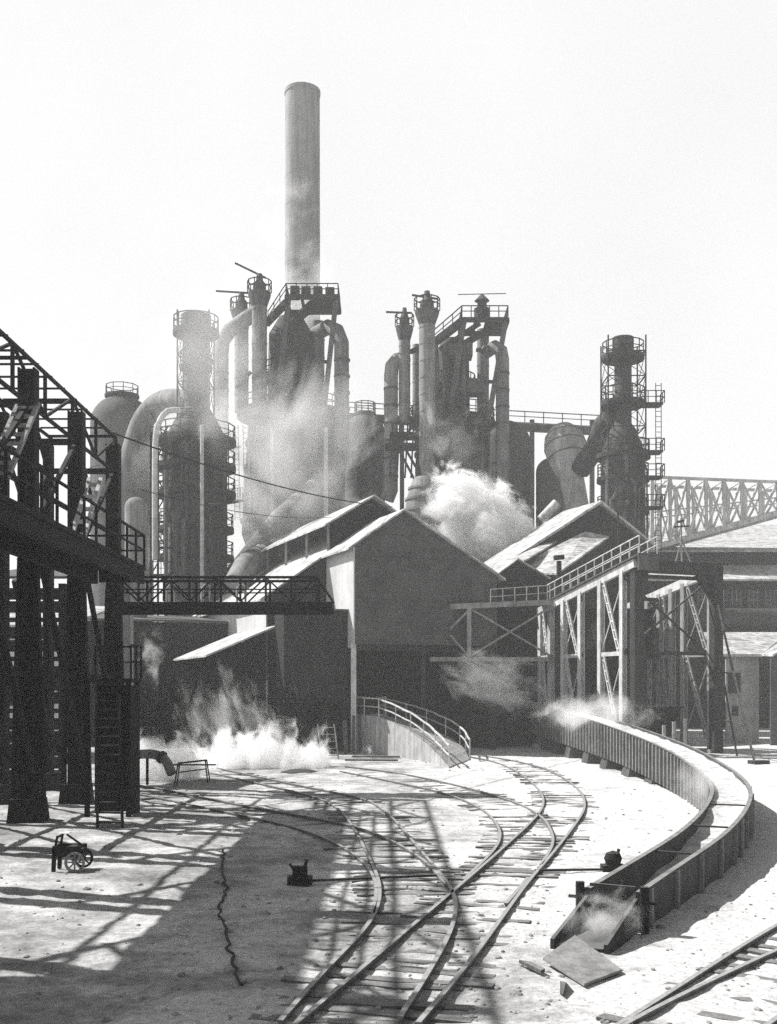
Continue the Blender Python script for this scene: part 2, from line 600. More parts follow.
# ================================================================== SLAG TROUGH
def trough():
    # (x, y, z of top, z of plate bottom, half width)
    ctrl = [(10.3, 88, 3.4, 1.2, .6), (10.7, 80, 3.15, 1.0, .6), (11.0, 70, 2.85, 0.85, .6), (11.35, 60, 2.45, 0.7, .6), (11.65, 52, 2.05, 0.5, .58), (11.7, 45, 1.68, 0.2, .56),
            (11.35, 39.5, 1.36, 0.0, .54), (10.5, 34, 1.15, 0.0, .50), (9.15, 29.5, 1.0, 0.0, .47), (7.1, 24.6, .84, 0.0, .43), (5.0, 20.7, .70, 0, .40), (3.75, 18.4, .62, 0, .39)]
    cen = smooth_path([Vector((c[0], c[1], 0)) for c in ctrl], 0.55)
    cen = relax(cen, 8)

    def par(p):
        ys = [c[1] for c in ctrl]
        for i in range(len(ctrl) - 1):
            if ys[i] >= p.y >= ys[i + 1]:
                t = (ys[i] - p.y) / (ys[i] - ys[i + 1])
                return [ctrl[i][k] * (1 - t) + ctrl[i + 1][k] * t for k in (2, 3, 4)]
        return list(ctrl[-1][2:])

    root = thing('slag_trough', 'long curved slag trough with ribbed steel sides, raised on piers at its far end', 'trough', Vector((11.0, 40, 0)))
    L, Rr, inn = MB(), MB(), MB()
    rows = []
    for i, p in enumerate(cen):
        t = (cen[min(i + 1, len(cen) - 1)] - cen[max(i - 1, 0)]).normalized()
        s = Vector((t.y, -t.x, 0))                # side: to the photo's left when heading to the eye is -s
        zt, zb, hw = par(p)
        rows.append((p, t, s, zt, zb, hw))
    def strip(mb, off0, off1, za, zb):
        k = len(mb.v)
        for (p, t, s, zt, zbb, hw) in rows:
            a, b = za(zt, zbb), zb(zt, zbb)
            mb.v += [p + s * off0(hw) + Z * b, p + s * off1(hw) + Z * b, p + s * off1(hw) + Z * a, p + s * off0(hw) + Z * a]
        n = len(rows)
        for i in range(n - 1):
            for j in range(4):
                mb.f.append((k + i * 4 + j, k + i * 4 + (j + 1) % 4, k + (i + 1) * 4 + (j + 1) % 4, k + (i + 1) * 4 + j))
        mb.f += [(k, k + 1, k + 2, k + 3), tuple(k + (n - 1) * 4 + j for j in range(4))]
    for sg, mb in ((1, L), (-1, Rr)):
        strip(mb, lambda hw: sg * hw, lambda hw: sg * (hw + 0.06), lambda zt, zb: zt, lambda zt, zb: zb - 0.03)
        # rim flange
        strip(mb, lambda hw: sg * (hw - 0.01), lambda hw: sg * (hw + 0.10), lambda zt, zb: zt + 0.035, lambda zt, zb: zt + 0.004)
        acc = 0
        for i in range(1, len(rows)):
            p, t, s, zt, zb, hw = rows[i]
            acc += (rows[i][0] - rows[i - 1][0]).length
            if acc > (0.46 if sg > 0 else 1.3):
                acc = 0
                q = p + s * sg * (hw + 0.10)
                rib = MB()
                rib.hexa([q + t * a * 0.06 + s * b * 0.038 + Z * z for z in (zb, zt - 0.003) for a, b in ((-1, -1), (1, -1), (1, 1), (-1, 1))])
                rib.build('stiffener_rib', RIBP, root)
    L.build('side_wall', RIB, root)
    Rr.build('side_wall', RIB, root)
    NC = 8
    for (p, t, s_, zt, zb, hw) in rows:
        zl = max(zb + 0.05, zt - (0.08 if zt > .98 else 0.08 + (.98 - zt) * 1.7))
        for q in range(NC + 1):
            e = -1 + 2 * q / NC
            w = p + s_ * e * (hw - .004)
            lump = mnoise.noise(Vector((w.x * 1.1, w.y * 1.1, 3))) * .07 + mnoise.noise(Vector((w.x * 4, w.y * 4, 8))) * .04
            inn.v.append(w + Z * (zl + lump - .05 * (1 - e * e)))
    for i in range(len(rows) - 1):
        for q in range(NC):
            a_ = i * (NC + 1) + q
            inn.f.append((a_, a_ + 1, a_ + NC + 2, a_ + NC + 1))
    inn.build('lining', LINER, root, smooth=True)
    # tie bars across the top
    for i in list(range(len(rows) - 20, len(rows) - 2, 6)):
        p, t, s, zt, zb, hw = rows[i]
        m = MB()
        m.bar(p + s * hw + Z * (zt - 0.02), p - s * hw + Z * (zt - 0.02), 0.04)
        m.build('tie_bar', DARK, root)
    # concrete piers under the raised end, their shade put into a dark tone
    acc = 9
    for i in range(1, len(rows)):
        p, t, s, zt, zb, hw = rows[i]
        acc += (rows[i][0] - rows[i - 1][0]).length
        if zb > 0.28 and acc > 4.2:
            acc = 0
            m = MB()
            e = s
            m.hexa([p + e * a * (hw + 0.1) + t * b * 0.75 + Z * -0.1 for a, b in ((-1, -1), (1, -1), (1, 1), (-1, 1))] +
                   [p + e * a * (hw - 0.05) + t * b * 0.65 + Z * (zb - 0.035) for a, b in ((-1, -1), (1, -1), (1, 1), (-1, 1))])
            m.build('pier', SHEET, root)
    # end gate posts and spout
    p, t, s, zt, zb, hw = rows[-1]
    for sg in (1, -1):
        m = MB()
        q = p + s * sg * (hw + 0.16) + t * 0.05
        m.bar(q, q + Z * (zt + 0.14), 0.13)
        m.bar(q + Z * 0.5 + s * sg * 0.02, q + Z * 0.5 + s * sg * 0.2, 0.05)
        m.build('gate_post', BLACK, root)
    m = MB()
    for sg in (1, -1):
        a = p + s * sg * (hw * 0.98) + t * 0.06
        b = p + s * sg * (hw * 1.02) + t * 1.75
        w = s * sg * 0.06
        m.hexa([a - Z * 0.02, a + w - Z * 0.02, b + w - Z * 0.05, b - Z * 0.05, a + Z * (zt - 0.06), a + w + Z * (zt - 0.06), b + w + Z * 0.14, b + Z * 0.14])
    a, b = p + t * 0.06, p + t * 1.72
    m.plate([a + s * hw * 0.96 + Z * 0.12, a - s * hw * 0.96 + Z * 0.12, b - s * hw * 0.96 + Z * 0.02, b + s * hw * 0.96 + Z * 0.02], Z * 0.04)
    m.bar(p + s * hw + Z * (zt + 0.1), p - s * hw + Z * (zt + 0.1), 0.05)
    m.build('spout', DARK, root)
    return rows


TR = trough()

# loose plate and boards in front of the spout
m = MB()
pl = [G(543, 967), G(575, 951.5), G(622, 976), G(584, 990)]
m.plate([pl[0] + Z * .10, pl[1] + Z * .22, pl[2] + Z * .06, pl[3] + Z * .05], Z * 0.035)
tag(m.build('steel_plate', PLATE, loc=pl[0]), 'square rusty steel plate lying tilted in the dust before the trough spout', 'plate')
m = MB()
m.plate([G(519, 963, .05), G(531, 965, .05), G(545, 972, .06), G(541, 974, .05)], Z * 0.05)
tag(m.build('broken_board', WOOD, loc=G(530, 965)), 'small broken board lying beside the tilted rusty plate', 'board')
m = MB()
m.hexa([G(560, 981), G(566, 982), G(564, 996), G(560, 994)] + [G(561, 981, .12), G(566, 982, .13), G(563, 995, .06), G(560.5, 993, .06)])
tag(m.build('steel_wedge', DARK, loc=G(562, 985)), 'thin dark wedge poking out under the tilted rusty plate', 'wedge')

# ================================================================== CAST HOUSE (main shed)
RS = s_at(403, 0)                                    # ridge
RZTOP = 15.6
SR = s_at(497, 0)                                    # right end of gable


def roof_z(s):
    return RZTOP - (0.70 * (RS - s) if s < RS else 0.575 * (s - RS))


def shed():
    root = thing('cast_house', 'large dark gabled corrugated shed with pale roof in the centre, below the chimney', 'shed', O)
    ZB = 7.0
    m = MB()
    m.plate([S(0, 0, ZB), S(SR, 0, ZB), S(SR, 0, roof_z(SR) - .06), S(RS, 0, RZTOP - .06), S(0, 0, roof_z(0) - .06)], U * 0.12)
    gw = m.build('gable_wall', SHEET, root)
    m = MB()                                         # pale flashing along bottom and seams
    m.box(S(SR / 2, -0.04, ZB + 0.02), SR, 0.08, 0.16, V)
    for z in (8.4, 9.8, 11.2):
        m.box(S((0 + SR) / 2, -0.012, z), SR - .1, 0.03, 0.035, V)
    for z in (12.6, 14.0):
        a_, b_ = RS - (RZTOP - .4 - z) / .70, RS + (RZTOP - .4 - z) / .575
        m.box(S((max(a_, .05) + b_) / 2, -0.012, z), b_ - max(a_, .05), 0.03, 0.035, V)
    m.build('wall_seam', SHEET, gw)
    m = MB()
    m.plate([S(-0.1, 0, ZB - .3), S(-0.1, 5.2, ZB - .3), S(-0.1, 5.2, roof_z(-.1) - .08), S(-0.1, 0, roof_z(-.1) - .08)], V * 0.09)
    m.build('side_wall', SHEETP, root, label='pale sheet wall on the left of the projecting bay')
    SL = -4.3
    # rear body
    m = MB()
    m.plate([S(SL, 5.3, 4.6), S(-0.12, 5.3, 4.6), S(-0.12, 5.3, roof_z(-.12) - .1), S(SL, 5.3, roof_z(SL) - .1)], U * .1)
    m.build('front_wall', SHEETD, root)
    m = MB()
    m.plate([S(SL, 5.3, 2.5), S(SL, 40, 2.5), S(SL, 40, roof_z(SL) - .1), S(SL, 5.3, roof_z(SL) - .1)], V * .1)
    m.build('side_wall', SHEETP, root)
    m = MB()
    m.plate([S(SR, 0.12, 0), S(SR, 40, 0), S(SR, 40, roof_z(SR) - .1), S(SR, 0.12, roof_z(SR) - .1)], V * -.1)
    m.build('side_wall', SHEETD, root)
    m = MB()
    m.plate([S(SL, 40, 0), S(SR, 40, 0), S(SR, 40, roof_z(SR) - .1), S(RS, 40, RZTOP - .1), S(SL, 40, roof_z(SL) - .1)], U * .1)
    m.build('rear_wall', SHEETD, root)
    # inner wall and ceiling, black to paint the open ground floor's shade
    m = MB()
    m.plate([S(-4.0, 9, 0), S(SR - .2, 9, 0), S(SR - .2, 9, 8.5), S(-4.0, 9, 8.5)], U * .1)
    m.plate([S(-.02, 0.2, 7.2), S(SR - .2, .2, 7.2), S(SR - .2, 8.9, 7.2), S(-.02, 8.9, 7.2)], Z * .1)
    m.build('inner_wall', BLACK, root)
    # roof: bay part and rear part of the same slope
    th = Z * 0.13
    m = MB()
    m.plate([S(-.55, -.35, roof_z(-.55)), S(RS, -.35, RZTOP), S(RS, 5.0, RZTOP), S(-.55, 5.0, roof_z(-.55))], th)
    m.plate([S(SL - .5, 5.0, roof_z(SL - .5)), S(RS, 5.0, RZTOP), S(RS, 40.3, RZTOP), S(SL - .5, 40.3, roof_z(SL - .5))], th)
    m.plate([S(RS + .01, -.35, RZTOP), S(SR + .5, -.35, roof_z(SR + .5)), S(SR + .5, 40.3, roof_z(SR + .5)), S(RS + .01, 40.3, RZTOP)], th)
    roof = m.build('roof', ROOF, root)
    # roof monitor
    mt, hwm = 5.4, 3.1
    m = MB()
    zt = 17.35
    def mz(s): return zt - 0.62 * abs(s - RS)
    m.plate([S(RS - hwm, mt, roof_z(RS - hwm)), S(RS, mt, RZTOP), S(RS + hwm, mt, roof_z(RS + hwm)), S(RS + hwm, mt, mz(RS + hwm) - .1), S(RS, mt, zt - .1), S(RS - hwm, mt, mz(RS - hwm) - .1)], U * .1)
    m.build('monitor_wall', SHEETD, roof)
    m = MB()
    m.plate([S(RS - hwm - .5, mt - .5, mz(RS - hwm - .5)), S(RS, mt - .5, zt), S(RS, 34, zt), S(RS - hwm - .5, 34, mz(RS - hwm - .5))], th)
    m.plate([S(RS + .01, mt - .5, zt), S(RS + hwm + .5, mt - .5, mz(RS + hwm + .5)), S(RS + hwm + .5, 34, mz(RS + hwm + .5)), S(RS + .01, 34, zt)], th)
    m.build('monitor_roof', ROOF, roof)
    for t in (mt + .3, mt + 5, mt + 10, mt + 15):
        m = MB()
        m.bar(S(RS - hwm, t, roof_z(RS - hwm)), S(RS - hwm, t, mz(RS - hwm)), .18)
        m.build('monitor_post', GREYP, roof)
    # columns of the open ground floor; front left one pale for its sunlit strip
    for s, t, w, mat in ((0.0, 0.25, .34, PALE), (s_at(424, .2), .3, .3, DARK), (SR - .2, .3, .34, DARK), (-4.0, 5.6, .3, DARK), (0.0, 5.0, .3, DARK), (s_at(424, 6), 6, .3, DARK)):
        m = MB()
        m.bar(S(s, t, 0), S(s, t, 7.0), w)
        m.build('column', mat, root)
    m = MB()
    m.bar(S(0, .3, 6.75), S(SR - .2, .3, 6.75), .3, .4)
    m.build('lintel_beam', DARK, root)
    return root


shed()


# lean-to on the left of the shed
def lean_to():
    t0 = 3.0
    s1, s0 = s_at(277, t0), s_at(209, t0)
    root = thing('lean_to_shed', 'open dark lean-to with a pale sloping roof left of the shed, behind the ground steam', 'shed', S(s0, t0, 0))
    z1 = W(277, 627, S(s1, t0, 0).y).z
    z0 = W(209, 657, S(s0, t0, 0).y).z
    m = MB()
    m.plate([S(s0 - .2, t0, z0), S(s1, t0, z1), S(s1, t0 + 10, z1), S(s0 - .2, t0 + 10, z0)], Z * .12)
    m.build('roof', ROOF, root)
    m = MB()
    m.plate([S(s0, t0 + 8, 0), S(s1, t0 + 8, 0), S(s1, t0 + 8, z1 - .2), S(s0, t0 + 8, z0 - .1)], U * .1)
    m.plate([S(s0, t0 + 2.4, 2.6), S(s1, t0 + 2.4, 2.6), S(s1, t0 + 2.4, z1 - .1), S(s0, t0 + 2.4, z0 - .1)], U * .1)
    m.build('wall', SHEETD, root)
    for k in range(3):
        for tt in (t0 + .3, t0 + 4.5):
            s = s0 + .1 + (s1 - s0 - .3) * k / 2
            m = MB()
            m.bar(S(s, tt, 0), S(s, tt, z0 + (z1 - z0) * (s - s0) / (s1 - s0)), .22)
            m.build('post', BLACK, root)


lean_to()


# dark sheet block under the end of the footbridge, in front of the lean-to and the bay
def block():
    t0 = 1.0
    s0, s1 = s_at(284, t0), -.16
    root = thing('valve_house', 'black sheet-metal block between the lean-to roof and the pale bay wall', 'building', S(s0, t0, 0))
    z1 = W(300, 609, S(s0, t0, 0).y).z
    m = MB()
    m.plate([S(s0, t0, 3.2), S(s1, t0, 3.2), S(s1, t0, z1), S(s0, t0, z1)], U * .1)
    m.plate([S(s1 - .1, t0 + .12, 0), S(s1 - .1, t0 + 2, 0), S(s1 - .1, t0 + 2, z1), S(s1 - .1, t0 + .12, z1)], V * .1)
    m.plate([S(s0, t0 + .12, 3.2), S(s0, t0 + 2, 3.2), S(s0, t0 + 2, z1), S(s0, t0 + .12, z1)], V * .1)
    m.plate([S(s0 + .1, t0 + 1.8, 0), S(s1 - .1, t0 + 1.8, 0), S(s1 - .1, t0 + 1.8, z1 - .1), S(s0 + .1, t0 + 1.8, z1 - .1)], U * .1)
    m.build('wall', SHEETD, root)
    m = MB()
    m.plate([S(s0 - .15, t0 - .15, z1), S(s1 + .15, t0 - .15, z1), S(s1 + .15, t0 + 2.1, z1 + .1), S(s0 - .15, t0 + 2.1, z1 + .1)], Z * .1)
    m.build('roof', ROOFD, root)
    for k in range(4):
        s = s0 + .1 + (s1 - s0 - .2) * k / 3
        m = MB()
        m.bar(S(s, t0 + .1, 0), S(s, t0 + .1, 3.2), .22)
        m.build('post', BLACK, root)
    # window frame leaning inside the opening
    m = MB()
    m.box(S((s0 + s1) / 2, t0 - .06, 3.3), s1 - s0, .1, .2, V)
    m.build('lintel', BLACK, root)


block()

# back wall of the dark yard behind the lean-to
m = MB()
root = thing('pump_house', 'low black building behind the footbridge, left of the pale lean-to roof', 'building', Vector((-20, 80, 0)))
p0, p1 = Vector((-24, 78, 0)), Vector((-8.5, 84, 0))
ax = (p1 - p0).normalized()
nrm = Vector((-ax.y, ax.x, 0))
m.plate([p0, p1, p1 + Z * 9.0, p0 + Z * 9.0], nrm * .2)
m.plate([p0, p0 + nrm * 10, p0 + nrm * 10 + Z * 9, p0 + Z * 9], ax * .2)
m.build('wall', SHEETD, root)
m = MB()
m.plate([p0 - nrm * .3 + Z * 9, p1 - nrm * .3 + Z * 9, p1 + nrm * 10 + Z * 10, p0 + nrm * 10 + Z * 10], Z * .15)
m.build('roof', ROOFD, root)
for k in range(4):
    m = MB()
    c = p0.lerp(p1, (k + .5) / 4) + Z * 5.2 - nrm * .03
    m.box(c, 1.6, .05, 2.2, ax)
    m.build('window', GLASS, root)


# ================================================================== CURVED RAMP
def ramp():
    root = thing('ramp', 'concrete ramp with pale pipe railings curving down from the shed to the tracks', 'ramp', G(400, 757))
    Lp = [S(.35, 1.0, 0), G(361, 752.5), G(397, 757), G(431, 763), G(449, 768)]
    Rp = [S(2.6, 1.0, 0), G(377, 749.5), G(420, 751), G(458, 754.5), G(470, 760)]
    zt = [2.45, 2.35, 1.6, 0.65, 0.06]
    n = 25
    Ls, Rs_ = smooth_path(Lp, .1), smooth_path(Rp, .1)
    def at(path, f): return path[min(len(path) - 1, int(f * (len(path) - 1)))]
    def zz(f):
        k = f * (len(zt) - 1)
        i = min(int(k), len(zt) - 2)
        return zt[i] + (zt[i + 1] - zt[i]) * (k - i)
    m = MB()
    for i in range(n):
        f = i / (n - 1)
        a, b = at(Ls, f), at(Rs_, f)
        m.v += [a - Z * .1, b - Z * .1, b + Z * zz(f), a + Z * zz(f)]
    for i in range(n - 1):
        for j in range(4):
            m.f.append((i * 4 + j, i * 4 + (j + 1) % 4, (i + 1) * 4 + (j + 1) % 4, (i + 1) * 4 + j))
    m.f += [(0, 1, 2, 3), tuple((n - 1) * 4 + j for j in range(4))]
    m.build('ramp_body', CONC, root)
    for path in (Ls, Rs_):
        m = MB()
        prev = None
        for i in range(0, n, 1):
            f = i / (n - 1)
            c = (at(Ls, f) + at(Rs_, f)) / 2
            p = at(path, f)
            p = p + (c - p).normalized() * .08 + Z * zz(f)
            if i % 3 == 0:
                m.bar(p, p + Z * 1.1, .07)
            if prev is not None:
                m.bar(prev + Z * 1.1, p + Z * 1.1, .08)
                m.bar(prev + Z * .58, p + Z * .58, .06)
            prev = p
        m.build('railing', PALE, root)


ramp()

# ================================================================== FOOTBRIDGE from the craneway
def footbridge():
    d = 44.0
    x0, x1 = W(118, 600, d).x, W(333, 600, d).x
    zb = W(200, 608, d).z
    root = thing('footbridge', 'black truss footbridge crossing from the left craneway toward the pale bay wall', 'footbridge', Vector(((x0 + x1) / 2, d, zb)))
    m = MB()
    m.box(((x0 + x1) / 2, d, zb + .08), x1 - x0, 1.5, .16)
    for y in (d - .75, d + .75):
        m.box(((x0 + x1) / 2, y, zb - .02), x1 - x0, .16, .4)
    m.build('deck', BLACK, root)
    for y in (d - .78, d + .78):
        m = MB()
        a, b = Vector((x0, y, zb + .2)), Vector((x1 - .6, y, zb + .2))
        n = 8
        up = Z * .95
        m.bar(a + up, b + up, .1)
        m.bar(a + up * .5, b + up * .5, .05)
        for i in range(n + 1):
            p = a.lerp(b, i / n)
            m.bar(p, p + up, .08)
            if i < n:
                q = a.lerp(b, (i + 1) / n)
                if i % 2:
                    m.bar(p, q + up, .06)
                else:
                    m.bar(p + up, q, .06)
        m.bar(b + up, Vector((x1, y, zb + .25)), .09)
        m.build('side_truss', BLACK, root)
    # bent pipe hoops on the deck
    for px in (167, 202, 237):
        m = MB()
        c = W(px, 600, d - .3)
        m.tube([Vector((c.x, d - .3, zb + .16)), Vector((c.x, d - .3, zb + .75)), Vector((c.x + .12, d - .3, zb + .9)), Vector((c.x + .3, d - .3, zb + .85)), Vector((c.x + .34, d - .3, zb + .16))], .045, 8)
        m.build('pipe_hoop', PALE, root, smooth=True)


footbridge()

# ================================================================== LEFT CRANEWAY
def craneway():
    xa, xb = -11.0, -13.6
    root = thing('craneway', 'tall black steel craneway with lattice girder and deck filling the left edge', 'craneway', Vector((-12, 34, 0)))
    ys = [44.0 - 5.2 * i for i in range(7)]           # 44 ... 12.8
    zt, zc, zd = 14.15, 12.75, 8.3
    # columns, one by one
    for y in ys:
        for x in (xa, xb):
            m = MB()
            w = .40 if x == xa else .2
            m.box((x, y, 6.9), w, .12, 13.8)
            m.box((x - w / 2 - .03, y, 6.9), .06, .46, 13.8)
            m.box((x + w / 2 + .03, y, 6.9), .06, .46, 13.8)
            if x == xa:
                for e in (-.5, .5):
                    m.bar((x + e * .95, y, 0), (x + e * .5, y, 8.0), .1, .28)
                for q in range(10):
                    f0, f1 = q / 10, (q + 1) / 10
                    sg = 1 if q % 2 else -1
                    m.bar((x + sg * (.47 - .22 * f0), y - .2, 8 * f0), (x - sg * (.47 - .22 * f1), y - .2, 8 * f1), .09)
            m.hexa([Vector((x + a * .5, y + b * .55, -.1)) for a, b in ((-1, -1), (1, -1), (1, 1), (-1, 1))] +
                   [Vector((x + a * .45, y + b * .4, .7)) for a, b in ((-1, -1), (1, -1), (1, 1), (-1, 1))])
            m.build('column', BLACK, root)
    # lattice girders
    for x, lab in ((xa, None), (xb, None)):
        m = MB()
        a, b = Vector((x, ys[-1] - 2, zc)), Vector((x, ys[0] + .4, zc))
        m.truss(a, b, Z * (zt - zc), 11, .1, .1)
        # deep panels between deck and girder
        for i in range(len(ys) - 1):
            y0, y1 = ys[i], ys[i + 1]
            m.bar((x, y0, zc), (x, y1, zd + .4), .14)
            m.bar((x, y1 + .1, zc), (x, (y0 + y1) / 2, zd + 2.2), .11)
            m.bar((x, y0, zd + 1.9), (x, y1, zd + 1.9), .1)
        m.build('lattice_girder', BLACK, root)
    n = 24                                            # cross rungs on top and ties between girders
    for i in range(n + 1):
        y = ys[-1] - 2 + (ys[0] + 2.4 - ys[-1]) * i / n
        m = MB()
        m.bar((xa, y, zt + .1), (xb, y, zt + .1), .06)
        m.build('top_rung', BLACK, root)
    for y in ys:
        for z, w in ((zc, .2), (zt, .1)):
            m = MB()
            m.bar((xa, y, z), (xb, y, z), w)
            m.build('cross_tie', BLACK, root)
    # deck
    m = MB()
    yc, ly = (ys[0] + .6 + ys[-1] - 2) / 2, ys[0] + .6 - ys[-1] + 2
    yd1, yd0 = 39.0, ys[-1] - 2
    m.box((-9.9, (yd0 + yd1) / 2, zd), 2.6, yd1 - yd0, .14)
    m.box((-12.45, (yd0 + 18) / 2, zd), 2.4, 18 - yd0, .14)  # unseen extra slab, added to cast shade on the near left ground
    for x in (-8.75, -10.4):
        m.box((x, (yd0 + yd1) / 2, zd - .31), .2, yd1 - yd0 - .01, .46)
    m.box((-9.55, yd1 - .1, zd - .29), 1.35, .18, .4)
    deck = m.build('deck', BLACK, root)
    m = MB()
    m.railing([Vector((-8.66, yd0, zd + .07)), Vector((-8.66, yd1, zd + .07)), Vector((-11.0, yd1, zd + .07))], 1.1, 1.3, .07)
    m.build('railing', BLACK, deck)
    # stair between deck and girder, its sunlit look put into a pale tone
    m = MB()
    m.ladder(Vector((-10.15, 36.0, zd + .1)), Vector((-10.35, 39.6, zd + 3.3)), Vector((-.42, 0, 0)), 6, .13, .14)
    m.build('stair', PALE, root)
    m = MB()
    m.ladder(Vector((-10.6, 30.6, zd + 1.6)), Vector((-10.7, 33.6, zc)), Vector((-.6, 0, 0)), 8, .12, .1)
    m.build('stair', GREYP, root)
    # braces below the deck
    for i in range(3):
        y0, y1 = ys[i], ys[i + 1]
        m = MB()
        for x in (xa, xb):
            m.bar((x + .3, y1 + .3, zd - .4), (x + .3, y0 - .3, 1.5), .16)
            m.bar((x, y0 - .3, zd - 3.8), (x, y1 + .3, zd - 3.8), .16)
        m.build('brace', BLACK, root)
    for y in ys[:4]:
        m = MB()
        m.bar((xb, y, zd - 3.8), (xa, y, 1.2), .1)
        m.bar((xa, y, zd - 3.8), (xb, y, zd - 3.8), .2)
        m.build('sway_brace', BLACK, root)
    # lower platform and machinery house between columns
    return ys


YS = craneway()


def bins():
    root = thing('ore_bin', 'row of black sheet bins under the left craneway deck', 'bin', Vector((-19, 34, 0)))
    m = MB()
    for i in range(7):
        y0 = 46.0 - 5.2 * i
        a = Vector((-14.6, y0 - .5, 0))
        if i in (3, 4, 6):
            m.box((-18.6, y0 - 2.6, 5.2), 2.2, 4.2, 6.0)
            m.hexa([Vector((-18.6 + p * .4, y0 - 2.6 + q * .7, 1.2)) for p, q in ((-1, -1), (1, -1), (1, 1), (-1, 1))] +
                   [Vector((-18.6 + p * 1.1, y0 - 2.6 + q * 2.1, 2.2)) for p, q in ((-1, -1), (1, -1), (1, 1), (-1, 1))])
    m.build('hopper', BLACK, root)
    for i in range(7):
        y0 = 46.0 - 5.2 * i
        m = MB()
        m.bar((-17.4, y0, 0), (-17.4, y0, 8.0), .22)
        m.bar((-19.6, y0, 0), (-19.6, y0, 8.0), .22)
        m.build('post', BLACK, root)


bins()


# steep access stair with open treads
def access_stair():
    b = G(110, 828)
    root = thing('access_stair', 'steep black open-tread stair at the foot of the left craneway', 'stair', b)
    w = .72
    a0, a1 = Vector((b.x - w / 2, b.y, 0)), Vector((b.x - w / 2 - .75, b.y + 2.6, 4.3))
    for dx in (0, w):
        m = MB()
        m.bar(a0 + Vector((dx, 0, 0)), a1 + Vector((dx, 0, 0)), .08, .24)
        m.bar(a0 + Vector((dx, 0, 1.0)), a1 + Vector((dx, 0, 1.0)), .05)
        for k in range(5):
            p = a0.lerp(a1, k / 4) + Vector((dx, 0, 0))
            m.bar(p, p + Z, .05)
        m.build('stringer', BLACK, root)
    for k in range(16):
        m = MB()
        p = a0.lerp(a1, (k + .6) / 16) + Vector((w / 2, 0, 0))
        m.box(p, w, .24, .05)
        m.build('tread', DARK, root)
    m = MB()
    e = a1 + Vector((w / 2, .7, 0))
    m.box(e, 1.5, 1.4, .12)
    m.railing([e + Vector((.75, -.7, .06)), e + Vector((.75, .7, .06)), e + Vector((-.75, .7, .06))], 1.05, .8)
    for dx, dy in ((-.65, -.6), (.65, -.6), (.65, .6), (-.65, .6)):
        m.bar((e.x + dx, e.y + dy, 0), (e.x + dx, e.y + dy, e.z), .14)
    m.box((e.x + .7, e.y, 2.1), .05, 1.3, 4.1)
    m.box((e.x, e.y + .62, 2.1), 1.3, .05, 4.1)
    m.build('landing', BLACK, root)


access_stair()

# pale concrete pier behind the craneway
m = MB()
c = W(124.5, 660, 45.6)
m.box((c.x, 45.6, 4.2), .6, .6, 8.8)
root = thing('concrete_pier', 'pale square concrete pier with lit top, right of the craneway below the deck end', 'pier', Vector((c.x, 45.6, 0)))
m.build('shaft', CONC, root)
m = MB()
m.box((c.x, 45.6, 8.72), .74, .74, .24)
m.build('cap', CONC, root)

# dark bin wall behind the craneway
def bin_house():
    root = thing('bin_house', 'black slatted timber house standing among the craneway columns', 'building', Vector((-15, 47, 0)))
    m = MB()
    gaps = (3.1, 5.2)
    for i in range(15):
        z = .3 + i * .56
        h = .5 if i not in (5, 9, 12) else .2
        m.box((-15.7, 47.4 + .02 * (i % 2), z), 3.4, .1, h)
    m.build('slatted_wall', BLACK, root)
    m = MB()
    for x in (-17.3, -15.6, -14.1):
        m.box((x, 47.6, 4.3), .3, .24, 8.6)
    m.build('post', BLACK, root)
    m = MB()
    m.plate([Vector((-17.6, 47, 8.75)), Vector((-13.8, 47, 8.75)), Vector((-13.8, 52, 9.6)), Vector((-17.6, 52, 9.6))], Z * .12)
    m.build('roof', ROOFD, root)


bin_house()

# light wall and dome tank seen through and beside the craneway
m = MB()
root = thing('store_shed', 'pale sheet shed seen in slivers between the black craneway columns', 'shed', Vector((-25, 62, 0)))
m.plate([Vector((-40, 62, 0)), Vector((-18.5, 62, 0)), Vector((-18.5, 62, 7.5)), Vector((-40, 62, 7.5))], Vector((0, .2, 0)))
m.plate([Vector((-40, 62.3, 0)), Vector((-40, 74, 0)), Vector((-40, 74, 7.5)), Vector((-40, 62.3, 7.5))], Vector((.2, 0, 0)))
m.build('wall', SHEETP, root)
m = MB()
m.plate([Vector((-40.4, 61.6, 7.5)), Vector((-18.2, 61.6, 7.5)), Vector((-18.2, 74, 9.5)), Vector((-40.4, 74, 9.5))], Z * .15)
m.build('roof', ROOF, root)
for k in range(5):
    m = MB()
    m.box((-38 + 4.2 * k, 61.96, 4.2), 2.0, .06, 2.2)
    m.build('window', GLASS, root)

# ================================================================== RIGHT TRESTLE
TF = Vector((11.3, 75.2, 0))
KN = 9.1


def k_at(px, base):
    q = (px - CX) / F
    return (q * base.y - base.x) / (-U.x + q * U.y)


def T(base, k, z): return base - U * k + Z * z


def deck_z(k): return 10.15 + (11.9 - 10.15) * k / KN


